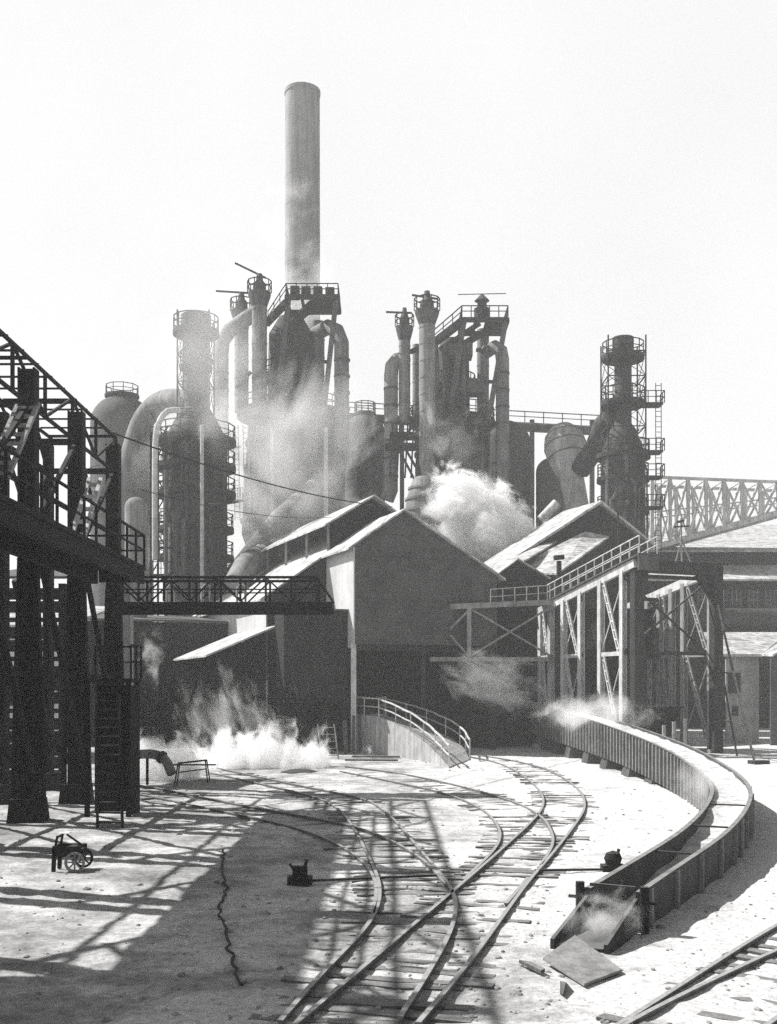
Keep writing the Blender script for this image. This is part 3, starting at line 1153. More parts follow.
def trestle():
    root = thing('trestle', 'tall pale-legged steel trestle with a sloping railed deck, right of the shed', 'trestle', T(TF, KN / 2, 0) + V * 3)
    TR2 = TF + V * 6.2
    lk = [k_at(p, TF) for p in (541, 551, 564, 581, 601, 623)]
    rk = [k_at(p, TR2) for p in (637, 660, 684, 711, 648, 672)]
    def post(base, k, mat, w=.3):
        m = MB()
        zt = deck_z(k) - .35
        # laced column: two flanges with a thin web
        for q in (-1, 1):
            m.bar(T(base, k, -.1) + V * q * w * .5, T(base, k, zt) + V * q * w * .5, .06, w * 1.15, up=U)
        m.bar(T(base, k, -.1), T(base, k, zt), w * .9, .05, up=U)
        nl = int(zt / .5)
        for i in range(nl):
            z0, z1 = i * zt / nl, (i + 1) * zt / nl
            sg = 1 if i % 2 else -1
            m.bar(T(base, k + w * .5, z0) + V * sg * w * .4, T(base, k + w * .5, z1) - V * sg * w * .4, .04)
        m.box(T(base, k, .12), .9, .9, .3, V)
        m.build('post', mat, root)
    for k in lk:
        post(TF, k, PALE)
    for k in rk:
        post(TR2, k, GREYP)
    # panels between paired posts: ladder-like laced diagonals, thin counters, cross bars
    def panel(base, k0, k1, mat):
        m = MB()
        zz = [(6.3, min(deck_z(k0), deck_z(k1)) - .4), (0.9, 6.2)]
        for z0, z1 in zz:
            dv = (T(base, k1, 0) - T(base, k0, 0))
            m.ladder(T(base, k0 + .1, z1), T(base, k1 - .5, z0), -U * .42 - V * .12, 8, .1, .1)
            m.bar(T(base, k0, z0), T(base, k1, z1), .05)
        m.bar(T(base, k0, 6.25), T(base, k1, 6.25), .26)
        m.build('laced_brace', mat, root)
    for a, b in ((0, 1), (2, 3), (4, 5)):
        panel(TF, lk[a], lk[b], PALE)
    for a, b in ((0, 1), (2, 3), (1, 5)):
        panel(TR2, rk[a], rk[b], GREYP)
    # longitudinal girders
    m = MB()
    m.bar(T(TF, lk[0] - .4, deck_z(lk[0] - .4) - .28), T(TF, KN + .3, deck_z(KN + .3) - .28), .24, .5)
    m.build('girder', PALE, root)
    m = MB()
    m.bar(T(TR2, -1.0, deck_z(-1) - .3), T(TR2, KN + .2, deck_z(KN) - .3), .3, .55)
    m.build('girder', PALE, root)
    # walkway deck on the left girder
    m = MB()
    a, b = T(TF, -.5, deck_z(-.5) + .02), T(TF, KN + 1.0, deck_z(KN + 1.0) + .02)
    m.plate([a - V * .25, b - V * .25, b + V * 1.15, a + V * 1.15], Z * .1)
    m.box(T(TF, KN + .95, deck_z(KN + 1) - .45) + V * .5, 1.5, .12, .9, V)
    deck = m.build('deck', MID, root)
    m = MB()
    m.railing([a - V * .2 + Z * .1, b - V * .2 + Z * .1], 1.05, 1.0, .06)
    m.railing([b + V * 1.1 + Z * .1, a + V * 1.1 + Z * .1], 1.05, 1.0, .06)
    m.build('railing', PALE, deck)
    # portal at the near end
    m = MB()
    zt = 11.55
    pl, pr = T(TF, KN, 0) + V * .35, T(TR2, KN, 0) + V * .1
    for p in (pl, pr):
        m.bar(p - Z * .1, p + Z * (zt + .2), .7, .5, up=U)
    m.bar(pl + Z * zt - V * .2, pr + Z * zt + V * .2, .5, .75)
    # rounded knee at the right
    m.plate([pr + Z * (zt - .4) - V * 1.5, pr + Z * (zt - .4), pr + Z * (zt - 2.3), pr + Z * (zt - 1.6) - V * .5], U * .3)
    m.build('portal', DARK, root)
    m = MB()
    m.bar(pr + Z * (zt - 1.8), G(755, 764), .11)
    m.bar(pr + Z * (zt - 4.2), G(737, 756), .09)
    m.bar(pr + Z * 5.2, pr.lerp(G(755, 764), .55) + Z * 4.9, .08)
    m.bar(pr + Z * 2.2, pr.lerp(G(755, 764), .8) + Z * 2.0, .08)
    m.box(G(755, 764) + V * .25 + Z * .1, 1.0, .6, .2, V)
    m.build('raking_leg', DARK, root)
    # transverse ties between the two rows
    for k in (lk[1], lk[3], KN - .8):
        m = MB()
        m.bar(T(TF, k, deck_z(k) - .7), T(TR2, k, deck_z(k) - .7), .22)
        m.bar(T(TF, k, deck_z(k) - .9), T(TR2, k, 6.4), .1)
        m.bar(T(TR2, k, deck_z(k) - .9), T(TF, k, 6.4), .1)
        m.bar(T(TF, k, 6.3), T(TR2, k, 6.3), .22)
        m.build('cross_tie', DARK, root)
    # braced panel running to the shed face
    m = MB()
    e0 = TF + Z * 0
    e1 = S(s_at(450, -.5), -.5, 0)
    za, zb_ = deck_z(0) - .15, 9.45
    m.bar(e0 + Z * za, e1 + Z * zb_, .22, .36)
    m.bar(e0 + Z * 6.1, S(s_at(430, -.5), -.5, 6.0), .22, .28)
    mid = S(s_at(469, -.5), -.5, 0)
    m.bar(mid + Z * 6.0, mid + Z * 9.6, .28)
    m.bar(mid + Z * 9.4, e0 + Z * 6.2, .12)
    m.bar(mid + Z * 6.2, e0 + Z * 9.8, .12)
    m.bar(mid + Z * 9.3, e1 + Z * 8.0, .12)
    m.bar(mid + Z * 6.2, e1 + Z * 7.6, .12)
    m.build('braced_panel', GREYP, root)
    f1 = e0.lerp(e1, .62) + Z * (za + (zb_ - za) * .62)
    f0 = T(TF, -.5, deck_z(-.5) + .1)
    m = MB()
    m.bar(f0 - U * -.5, f1 - U * -.5, 1.2, .1)
    m.build('deck', MID, root)
    m = MB()
    m.railing([f0, f1], 1.05, 1.0, .06)
    m.build('railing', PALE, root)


trestle()


def bunker():  # hoppers and wall added so the gaps between posts go black
    root = thing('bunker', 'black hopper bunker hung beneath the trestle deck between its two rows of posts', 'bunker', T(TF, 4.5, 0) + V * 3)
    for k0 in (-.6, 1.9):
        m = MB()
        q = [T(TF, k0, 0) + V * 1.0, T(TF, k0 + 2.2, 0) + V * 1.0, T(TF, k0 + 2.2, 0) + V * 5.2, T(TF, k0, 0) + V * 5.2]
        c_ = sum(q, Vector((0, 0, 0))) / 4
        m.hexa([p + Z * 6.7 for p in q] + [p + Z * 9.4 for p in q])
        m.hexa([c_ + (p - c_) * .35 + Z * 5.2 for p in q] + [p + Z * 6.69 for p in q])
        m.build('hopper', BLACK, root)
    m = MB()
    m.plate([T(TF, -2, 0) + V * 3.9, T(TF, 2.6, 0) + V * 3.9, T(TF, 2.6, 6.6) + V * 3.9, T(TF, -2, 6.6) + V * 3.9], V * .12)
    m.build('side_wall', BLACK, root)


bunker()

# dark slag cars standing inside the trestle
def slag_car(c, label):
    root = thing('slag_car', label, 'rail car', c, 'slag cars under the trestle')
    m = MB()
    ax = U
    m.hexa([c + ax * a * 1.7 + V * b * .7 + Z * 1.1 for a, b in ((-1, -1), (1, -1), (1, 1), (-1, 1))] +
           [c + ax * a * 2.2 + V * b * 1.2 + Z * 2.9 for a, b in ((-1, -1), (1, -1), (1, 1), (-1, 1))])
    m.box(c + Z * 2.93, 2.6, 4.6, .12, V)
    m.build('tub', BLACK, root)
    m = MB()
    m.box(c + Z * .85, 1.6, 4.6, .3, V)
    m.build('underframe', BLACK, root)
    for a in (-1.4, 1.4):
        for b in (-.72, .72):
            m = MB()
            q = c + ax * a + V * b + Z * .45
            m.tube([q - V * .06, q + V * .06], .42, 16)
            m.build('wheel', BLACK, root)


slag_car(T(TF, 7.2, 0) + V * 2.2, 'black tub slag car between the near trestle posts')
slag_car(T(TF, 1.2, 0) + V * 3.4, 'black tub slag car deeper under the trestle, partly hidden')

# A-frame mast on the building behind
root = thing('signal_mast', 'thin pale A-frame mast standing above the near end of the trestle', 'mast', W(682, 570, 78))
m = MB()
top = W(681, 518, 78)
m.bar(W(682, 565, 78), top, .1)
m.bar(W(693, 568, 78), W(682, 540, 78), .1)
m.bar(W(674, 567, 78.5), W(681, 543, 78), .08)
m.build('mast_leg', GREYP, root)
m = MB()
m.bar(W(674, 527, 78), W(689, 526, 78), .1)
m.bar(W(677, 522, 78), W(684, 521, 78), .16)
m.build('crossarm', DARK, root)

# ================================================================== CAST HOUSE 2 and roofs on the right
def far_casthouse():
    d = 92.0
    pk = W(598, 504, d)
    root = thing('cast_house', 'second cast house roof rising to a dark gable below the right gas washer', 'shed', Vector((pk.x, d, 0)))
    def B(s, t, z): return Vector((pk.x, d, 0)) + V * s + U * t + Z * z
    zp = pk.z
    def rz(s): return zp - (.46 if s < 0 else .62) * abs(s)
    m = MB()
    m.plate([B(-9.5, 0, 0), B(5, 0, 0), B(5, 0, rz(5)), B(0, 0, zp), B(-9.5, 0, rz(9.5))], U * .15)
    m.build('gable_wall', SHEETD, root)
    m = MB()
    m.plate([B(-10, -.5, rz(10)), B(0, -.5, zp), B(0, 5.5, zp), B(-10, 5.5, rz(10))], Z * .22)
    m.plate([B(.02, -.5, zp), B(5.4, -.5, rz(5.4)), B(5.4, 5.5, rz(5.4)), B(.02, 5.5, zp)], Z * .22)
    m.build('roof', ROOF, root)
    m = MB()
    m.bar(W(619, 549, 88), W(618, 508, 88), .14)
    m.build('vent_pipe', DARK, root)


far_casthouse()


def annex(label, quad, d0, d1, zfloor, windows=0):
    """mono-pitch annex: quad = roof corners (px,py) front-left, back-left, back-right, front-right"""
    (a, b, c, e) = quad
    P = [W(*a, d0[0]), W(*b, d0[1]), W(*c, d1[0]), W(*e, d1[1])]
    root = thing('annex', label, 'shed', Vector((P[0].x, P[0].y, 0)), 'low roofs before the second cast house')
    m = MB()
    m.plate(P, Z * .14)
    m.build('roof', ROOF, root)
    m = MB()
    q0, q1 = P[0] + Vector((.2, .3, -.05)), P[3] + Vector((-.1, .3, -.05))
    m.plate([Vector((q0.x, q0.y, 0)), Vector((q1.x, q1.y, 0)), q1, q0], Vector((0, .12, 0)))
    q2 = P[2] + Vector((-.1, .1, -.05))
    m.plate([Vector((q1.x, q1.y + .15, 0)), Vector((q2.x, q2.y, 0)), q2, q1 + Vector((0, .15, 0))], Vector((-.1, .02, 0)))
    m.build('wall', SHEETD, root)


annex('broad pale slanting roof just behind the trestle railing', [(504, 574), (585, 533), (609, 538), (557, 575)], (84, 91), (90.5, 81), 0)
annex('narrow pale roof strip beside the shed, below the white steam plume', [(488, 570), (545, 545), (560, 541), (508, 572)], (82, 90), (91, 80), 0)
root = thing('gable_hut', 'small dark gabled hut peeping over the trestle railing beside the shed', 'hut', Vector((W(512, 570, 78).x, 78, 0)))
m = MB()
hp = [W(496, 578, 78), W(518, 560, 78), W(546, 578, 78)]
m.plate([Vector((hp[0].x, 78, 0)), Vector((hp[2].x, 78, 0)), hp[2], hp[1], hp[0]], Vector((0, .2, 0)))
m.build('wall', SHEETD, root)
m = MB()
m.plate([hp[0] + Vector((-.3, -.2, -.1)), hp[1] + Vector((0, -.2, 0)), hp[1] + U * 3, hp[0] + U * 3], Z * .1)
m.plate([hp[1] + Vector((.01, -.2, 0)), hp[2] + Vector((.3, -.2, -.1)), hp[2] + U * 3, hp[1] + Vector((.01, 0, 0)) + U * 3], Z * .1)
m.build('roof', ROOF, root)
root = thing('roof_ventilator', 'small T-topped ventilator pipe above the trestle railing', 'ventilator', W(559, 575, 77))
m = MB()
m.tube([W(559, 580, 77), W(559, 561, 77)], .18, 10)
m.build('stack', DARK, root)
m = MB()
m.bar(W(554, 558, 77), W(564, 557, 77), .5, .3)
m.build('cowl', DARK, root)


# long mill building at the right
def mill():
    root = thing('mill_building', 'long low mill with pale stepped roofs and a dark wall at the right edge', 'building', Vector((45, 118, 0)))
    d = 116.0
    x0, x1 = W(640, 600, d).x, W(900, 600, d).x
    def zz(py, dd): return W(0, py, dd).z
    m = MB()
    m.plate([Vector((x0, d, 0)), Vector((x1, d, 0)), Vector((x1, d, zz(581, d))), Vector((x0, d, zz(581, d)))], Vector((0, .3, 0)))
    m.plate([Vector((x0, d + .32, 0)), Vector((x0, d + 40, 0)), Vector((x0, d + 40, zz(581, d))), Vector((x0, d + .32, zz(581, d)))], Vector((.3, 0, 0)))
    d2 = d + 8
    m.plate([Vector((x0, d2, zz(570, d2) - 1)), Vector((x1, d2, zz(570, d2) - 1)), Vector((x1, d2, zz(552, d2))), Vector((x0, d2, zz(552, d2)))], Vector((0, .3, 0)))
    m.build('wall', SHEETD, root)
    m = MB()
    m.plate([Vector((x0 - .5, d - .6, zz(581, d - .6))), Vector((x1, d - .6, zz(581, d - .6))), Vector((x1, d2 - .05, zz(567, d2))), Vector((x0 - .5, d2 - .05, zz(567, d2)))], Z * .2)
    d3 = d2 + 26
    m.plate([Vector((x0 - .5, d2 - .6, zz(552, d2 - .6))), Vector((x1, d2 - .6, zz(552, d2 - .6))), Vector((x1, d3, zz(526, d3))), Vector((x0 - .5, d3, zz(526, d3)))], Z * .2)
    m.build('roof', ROOF, root)
    n = 13
    for i in range(n):
        x = x0 + 3 + (x1 - x0 - 6) * i / (n - 1)
        m = MB()
        m.box((x, d - .03, zz(600, d)), 1.35, .08, 2.1)
        w = m.build('window', GLASS, root)
        m = MB()
        for k in (-1, 0, 1):
            m.box((x + k * .45, d - .085, zz(600, d)), .06, .03, 2.1)
        m.box((x, d - .105, zz(600, d)), 1.4, .03, .06)
        m.build('glazing_bar', GREYP, w)
    m = MB()
    m.tube([Vector((x0 + 2, d - 1.2, zz(618, d))), Vector((x1, d - 1.2, zz(618, d)))], 1.0, 14)
    m.build('wall_pipe', SHELL, root, smooth=True)


mill()


def small_house():
    d = 82
    root = thing('hut', 'pale-walled hut with a white gabled roof behind the trestle at right edge', 'hut', Vector((W(750, 700, d).x, d, 0)))
    xl, xr = W(726, 0, d).x, W(806, 0, d).x
    ze = W(0, 657, d).z
    zr = W(0, 634, d + 4).z
    m = MB()
    xm = W(759, 0, d).x
    m.plate([Vector((xl, d, 0)), Vector((xm, d, 0)), Vector((xm, d, ze)), Vector((xl, d, ze))], Vector((0, .2, 0)))
    m.build('wall', CONC, root)
    m = MB()
    m.plate([Vector((xm + .01, d - 2.5, 0)), Vector((xr, d - 2.5, 0)), Vector((xr, d - 2.5, ze + 1.5)), Vector((xm + .01, d - 2.5, ze - .2))], Vector((0, .2, 0)))
    m.build('wall', SHEET, root, label='dark projecting wall')
    m = MB()
    m.plate([Vector((xl - .4, d - .6, ze)), Vector((xm, d - .6, ze)), Vector((xr + .5, d + 5, zr)), Vector((xl - .4, d + 5, zr))], Z * .2)
    m.plate([Vector((xm, d - 3, ze - .05)), Vector((xr, d - 3, ze + 1.7)), Vector((xr, d + 1, ze + 2.1)), Vector((xm, d - .6, ze + .05))], Z * .15)
    m.build('roof', ROOF, root)
    for px, py, w, h in ((734, 683, .9, 1.5), (735, 711, .45, .7)):
        m = MB()
        c = W(px, py, d)
        m.box((c.x, d - .03, c.z), w, .08, h)
        m.build('window', GLASS, root)


small_house()


# ore bridge boom at the right
def boom():
    d = 121
    root = thing('ore_bridge', 'pale lattice ore bridge boom reaching in from the right edge above the mill', 'ore bridge', W(720, 540, d))
    a0, b0 = W(652, 548, d), W(652, 477, d)
    a1, b1 = W(850, 493, d), W(850, 485, d)
    n = 11
    for off in (0, 5.0):
        m = MB()
        o = Vector((0, off, 0))
        m.bar(a0 + o, a1 + o, .55)
        m.bar(b0 + o, b1 + o, .3)
        for i in range(n + 1):
            p, q = a0.lerp(a1, i / n) + o, b0.lerp(b1, i / n) + o
            m.bar(p, q, .38)
            if i < n:
                p2, q2 = a0.lerp(a1, (i + 1) / n) + o, b0.lerp(b1, (i + 1) / n) + o
                m.bar(p, q2, .24)
                m.bar(q, p.lerp(p2, 1) , .16)
                m.bar(p.lerp(q, .5), q2.lerp(p2, .5), .14)
        m.build('lattice_girder', PALE, root)
    m = MB()
    for i in range(n + 1):
        p, q = a0.lerp(a1, i / n), b0.lerp(b1, i / n)
        m.bar(p, p + Vector((0, 5, 0)), .3)
        m.bar(q, q + Vector((0, 5, 0)), .2)
        if i < n:
            m.bar(p, a0.lerp(a1, (i + 1) / n) + Vector((0, 5, 0)), .16)
    m.plate([a0 + Vector((0, .4, .3)), a1 + Vector((0, .4, .3)), a1 + Vector((0, 4.6, .3)), a0 + Vector((0, 4.6, .3))], Z * .1)
    m.build('floor_bracing', PALE, root)


boom()

# ================================================================== BLAST FURNACES
def R_(wpx, d): return wpx / 2 * d / F


def vpipe(m, px, y0, y1, w, d, n=18):
    m.tube([W(px, y0, d), W(px, y1, d)], R_(w, d), n)


def zpx(py, d): return H + (HY - py) / F * d


def uptake(root, px, ytop, ybot, w, d, cap=True, lever=None, elbow=None, mat=PIPE):
    m = MB()
    pts = [W(px, ytop, d), W(px, ybot, d)]
    if elbow:
        pts += [W(a, b, c) for a, b, c in elbow]
    m.tube(pts, R_(w, d), 20)
    nring = int((ybot - ytop) / 16)
    for i in range(1, nring):
        c = W(px, ytop + i * (ybot - ytop) / nring, d)
        m.ring((c.x, c.y), R_(w, d) * .98, R_(w, d) * 1.05, c.z - .08, c.z + .08, 20)
    p = m.build('uptake_pipe', mat, root, smooth=True)
    if cap:
        c = W(px, ytop, d)
        r = R_(w, d)
        m = MB()
        m.lathe((c.x, c.y), [(r * 1.0, c.z - 1.4), (r * 1.5, c.z - .3), (r * 1.55, c.z), (r * .9, c.z + .05), (r * .85, c.z + .9), (r * .5, c.z + 1.2), (r * .35, c.z + 1.9), (.02, c.z + 1.95)], 20)
        m.build('bleeder_cap', MID, p, smooth=True)
        m = MB()
        m.ring_railing((c.x, c.y), r * 1.6, c.z, 1.15, 10, .09)
        m.build('cap_railing', DARK, p)
        m = MB()
        if lever:
            m.bar(W(*lever[0], d), W(*lever[1], d), .16)
        else:
            m.bar(c + Vector((-2.2, 0, 1.9)), c + Vector((1.6, 0, 1.5)), .12)
        m.build('bleeder_lever', DARK, p)
    return p


def hoops(root, px, y0, y1, w, d, n):
    m = MB()
    for i in range(n):
        c = W(px, y0 + (y1 - y0) * (i + .5) / n, d)
        m.ring((c.x, c.y), R_(w, d) * .98, R_(w, d) * 1.06, c.z - .1, c.z + .1, 20)
    m.build('flange', MID, root)


def rand_clutter(root, c, r, z0, z1, n, name='service_pipe', mat=MID):
    for i in range(n):
        a = -math.pi * RND.uniform(.08, .92)
        rr = r * 1.03 + .1
        p = Vector((c[0] + rr * math.cos(a), c[1] + rr * math.sin(a), 0))
        m = MB()
        za, zb = sorted((RND.uniform(z0, z1), RND.uniform(z0, z1)))
        if zb - za < 3:
            zb = za + 3
        a2 = a + RND.choice((-1, 1)) * RND.uniform(.1, .35)
        p2 = Vector((c[0] + rr * math.cos(a2), c[1] + rr * math.sin(a2), 0))
        m.tube([p + Z * za, p + Z * zb, p2 + Z * (zb + .5)], RND.uniform(.08, .2), 8)
        m.build(name, mat, root, smooth=True)


def furnace_one():
    d = 115.0
    c = W(291, 0, d)
    root = thing('blast_furnace', 'smoke-wrapped blast furnace with uptakes standing before the tall chimney', 'blast furnace', Vector((c.x, d, 0)), 'blast furnaces')
    def r(px): return px * d / F
    prof = [(r(44), 0), (r(44), zpx(575, d)), (r(40), zpx(560, d)), (r(49), zpx(535, d)), (r(46), zpx(480, d)), (r(42), zpx(420, d)), (r(24), zpx(413, d)), (r(22), zpx(335, d)), (r(12), zpx(318, d)), (.02, zpx(317, d))]
    m = MB()
    m.lathe((c.x, d), prof, 44)
    for py, rr in ((445, 44.5), (470, 46.5), (497, 47.8), (522, 49.5)):
        m.ring((c.x, d), r(rr - 1), r(rr + 1), zpx(py, d) - .15, zpx(py, d) + .15, 44)
    m.build('shell', SHELL, root, smooth=True)
    for py, rr in ((414, 54), (377, 30)):
        m = MB()
        m.ring((c.x, d), r(20), r(rr), zpx(py, d) - .5, zpx(py, d), 32)
        dk = m.build('service_deck', DARK, root)
        m = MB()
        m.ring_railing((c.x, d), r(rr - 1), zpx(py, d), 1.2, 20, .09)
        m.build('railing', DARK, dk)
    uptake(root, 259.5, 293, 412, 15, 110.0, lever=((235, 263), (266, 278)))
    uptake(root, 241.5, 311, 412, 14, 114.0, lever=((216, 291), (248, 293)))
    uptake(root, 318, 322, 412, 13, 116, cap=False)
    uptake(root, 300, 330, 412, 12, 119, cap=False)
    m = MB()
    m.tube([W(262, 309, 111), W(246, 319, 111), W(229, 331, 111), W(222.5, 341, 111), W(221, 356, 111), W(221, 470, 111)], R_(15, 111), 20)
    m.build('downcomer_pipe', PIPE, root, smooth=True)
    m = MB()
    m.tube([W(316, 334, 116), W(328, 327, 114.5), W(337, 331, 113.5), W(341.5, 343, 113), W(342, 455, 112), W(338, 468, 111.5), W(320, 484, 110), W(280, 520, 105), W(232, 580, 98)],
           [R_(15, 113)] * 5 + [R_(17, 111), R_(20, 110), R_(22, 105), R_(23, 98)], 22)
    m.build('downcomer_pipe', PIPE, root, smooth=True)
    hoops(root, 221, 365, 465, 15, 111, 6)
    hoops(root, 342, 352, 450, 15.5, 112.6, 6)
    # top platform on leaning legs
    m = MB()
    z = zpx(299, 112)
    a, b = W(286, 299, 110), W(338, 299, 110)
    b2_, a2_ = b + Vector((0, 4.5, 0)), a + Vector((0, 4.5, 0))
    for p_, q_ in ((a, b), (b, b2_), (b2_, a2_), (a2_, a)):
        m.bar(p_ + Z * .22, q_ + Z * .22, .3, .45)
    for f_ in (.3, .62):
        m.bar(a.lerp(b, f_) + Z * .2, a2_.lerp(b2_, f_) + Z * .2, .25, .35)
    m.plate([a.lerp(b, .5), b, b2_, a2_.lerp(b2_, .5)], Z * .08)
    m.bar(W(287, 302, 110), W(266, 324, 112), .7, .5)
    m.bar(W(318, 301, 111), W(292, 326, 114), .5)
    m.bar(W(312, 301, 111), W(286, 326, 114), .3)
    tp = m.build('top_platform', DARK, root)
    m = MB()
    z0 = a + Z * .45
    z1 = b + Z * .45
    m.railing([z0 + Vector((0, 4.4, 0)), z0, z1, z1 + Vector((0, 4.4, 0))], 1.1, 1.0, .09)
    m.railing([W(268, 322, 111.5), z0], 1.1, 1.2, .08)
    for q in (295, 306, 318, 330):
        m.box(W(q, 293, 111.5), .9, .8, RND.uniform(.6, 1.4))
    m.build('railing', DARK, tp)
    for (x0, y0, x1, y1) in ((288.5, 300, 276, 416), (336, 300, 323, 419)):
        for dd in (110.4, 114.0):
            m = MB()
            m.bar(W(x0, y0, dd), W(x1, y1, dd), .48)
            m.build('hoist_leg', MID, root)
    m = MB()
    for k in range(5):
        f = k / 5
        m.bar(W(288.5 - 12.5 * f, 300 + 116 * f, 110.4), W(288.5 - 12.5 * (f + .2), 300 + 116 * (f + .2), 114), .14)
    m.bar(W(276, 414, 110), W(323, 416, 110), .4)
    m.bar(W(282, 360, 114), W(330, 362, 114), .3)
    m.bar(W(236, 388, 111), W(251, 372, 111), .3)
    m.build('leg_bracing', DARK, root)
    for px, w in ((272, 3.2), (326, 4)):
        m = MB()
        m.bar(W(px, 428, 108), W(px, 575, 108), R_(w, 108) * 2)
        m.build('column', PALE, root)
    for px in (233, 243):
        m = MB()
        m.ladder(W(px, 425, 108), W(px + 2, 520, 108), Vector((.5, 0, 0)), 18, .1, .07)
        m.build('ladder', PALE, root)
    rand_clutter(root, (c.x, d), r(46), zpx(540, d), zpx(425, d), 9)


furnace_one()


def furnace_two():
    d = 112.0
    c = W(452, 0, d)
    root = thing('blast_furnace', 'right-hand blast furnace of gaunt pipes and leaning frame above the white steam plume', 'blast furnace', Vector((c.x, d, 0)), 'blast furnaces')
    def r(px): return px * d / F
    m = MB()
    m.lathe((c.x, d), [(r(34), 0), (r(36), zpx(520, d)), (r(37), zpx(470, d)), (r(34), zpx(423, d)), (r(18), zpx(419, d)), (r(17), zpx(355, d)), (r(10), zpx(340, d)), (.02, zpx(339, d))], 40)
    for py in (440, 455, 485):
        m.ring((c.x, d), r(35), r(37.8), zpx(py, d) - .15, zpx(py, d) + .15, 40)
    m.build('shell', SHELL, root, smooth=True)
    m = MB()
    cc = W(428, 0, 104)
    def r2(px): return px * 104 / F
    m.lathe((cc.x, 104), [(r2(24), 0), (r2(24), zpx(524, 104)), (r2(22), zpx(500, 104)), (r2(17), zpx(484, 104)), (r2(14), zpx(478, 104)), (.02, zpx(477, 104))], 32)
    for py, q in ((489, 19.3), (500, 22.5), (511, 23.6), (521, 24.4)):
        m.ring((cc.x, 104), r2(q - 1), r2(q + .8), zpx(py, 104) - .1, zpx(py, 104) + .1, 32)
    m.build('dust_leg', PIPE, root, smooth=True)
    for py, rr in ((421, 43), (388, 24)):
        m = MB()
        m.ring((c.x, d), r(16), r(rr), zpx(py, d) - .5, zpx(py, d), 30)
        dk = m.build('service_deck', DARK, root)
        m = MB()
        m.ring_railing((c.x, d), r(rr - 1), zpx(py, d), 1.2, 18, .09)
        m.build('railing', DARK, dk)
    m = MB()
    a = W(396, 446, 108)
    m.box(W(404, 436, 108), 2.8, 2, .4)
    m.box(W(402, 447, 108), 3.4, 2, .4)
    m.railing([W(392, 435, 107), W(418, 435, 107)], 1.1, .8, .09)
    m.railing([W(390, 446, 107), W(420, 446, 107)], 1.1, .8, .09)
    for q in (393, 400, 408, 414):
        m.bar(W(q, 420, 107.4), W(q - 3, 478, 107.4), .16)
    m.bar(W(414, 425, 107.2), W(392, 452, 107.2), .2)
    m.bar(W(398, 448, 107.2), W(420, 490, 107.2), .22)
    m.bar(W(405, 448, 107.2), W(422, 478, 107.2), .22)
    m.build('valve_platform', DARK, root)
    uptake(root, 404.5, 327, 422, 11.5, 110, lever=((386, 312), (412, 313)))
    uptake(root, 427, 311, 462, 16, 106, lever=((412, 295), (438, 299)), elbow=[(429, 472, 105.5), (436, 482, 105), (452, 503, 103), (462, 520, 102)])
    uptake(root, 483, 330, 420, 12, 113, cap=False)
    uptake(root, 417, 345, 420, 9, 114, cap=False)
    m = MB()
    m.tube([W(407, 358, 111), W(397, 360, 110.5), W(392, 366, 110), W(391, 376, 110), W(391, 490, 110), W(387, 500, 110)], R_(14, 110), 18)
    m.build('downcomer_pipe', PIPE, root, smooth=True)
    m = MB()
    m.tube([W(486, 352, 112.5), W(495, 347, 111.5), W(501, 351, 111), W(502.5, 360, 111), W(502.5, 505, 110)], R_(13.5, 111), 18)
    m.build('downcomer_pipe', PIPE, root, smooth=True)
    hoops(root, 391, 380, 485, 14, 110, 6)
    hoops(root, 502.5, 365, 500, 13.5, 110.6, 8)
    # leaning frame and platform
    a, b = W(462, 322, 108), W(508, 322, 108)
    m = MB()
    b2_, a2_ = b + Vector((0, 4.2, 0)), a + Vector((0, 4.2, 0))
    for p_, q_ in ((a, b), (b, b2_), (b2_, a2_), (a2_, a)):
        m.bar(p_ + Z * .22, q_ + Z * .22, .3, .45)
    for f_ in (.3, .62):
        m.bar(a.lerp(b, f_) + Z * .2, a2_.lerp(b2_, f_) + Z * .2, .25, .35)
    m.plate([a.lerp(b, .5), b, b2_, a2_.lerp(b2_, .5)], Z * .08)
    m.bar(W(464, 320, 108.5), W(434, 343, 110), .75, .6)
    m.bar(W(500, 323, 109.5), W(464, 344, 111), .6, .5)
    m.bar(W(480, 323, 109.5), W(440, 350, 111), .4)
    m.bar(W(434, 343, 110), W(410, 352, 111), .4)
    tp = m.build('top_platform', DARK, root)
    m = MB()
    e0, e1 = a + Z * .5, b + Z * .5
    m.railing([e0 + Vector((0, 4, 0)), e0, e1, e1 + Vector((0, 4, 0))], 1.1, 1.0, .09)
    m.railing([W(434, 341, 110), e0], 1.1, 1.2, .09)
    m.build('railing', DARK, tp)
    m = MB()
    t = W(482, 312, 110)
    m.lathe((t.x, t.y), [(.8, t.z - .8), (.8, t.z + .3), (.5, t.z + .4), (.45, t.z + 1.0), (.75, t.z + 1.1), (.2, t.z + 1.7), (.02, t.z + 1.7)], 18)
    m.bar(t + Vector((-2.4, 0, 1.75)), t + Vector((2.4, 0, 1.85)), .07)
    m.build('bell_hoist', DARK, tp, smooth=True)
    for (x0, y0, x1, y1) in ((464, 322, 450, 412), (505.5, 322, 487, 428)):
        for dd in (108.3, 111.8):
            m = MB()
            m.bar(W(x0, y0, dd), W(x1, y1, dd), .5)
            m.build('hoist_leg', MID, root)
    m = MB()
    for a_, b_, w_ in ((W(452, 420, 107.5), W(489, 424, 107.5), .45), (W(462, 380, 112), W(494, 382, 112), .3), (W(476, 350, 112), W(499, 352, 112), .3)):
        m = MB()
        m.bar(a_, b_, w_)
        m.build('leg_brace', DARK, root)
    rand_clutter(root, (c.x, d), r(36), zpx(500, d), zpx(428, d), 8)
    m = MB()
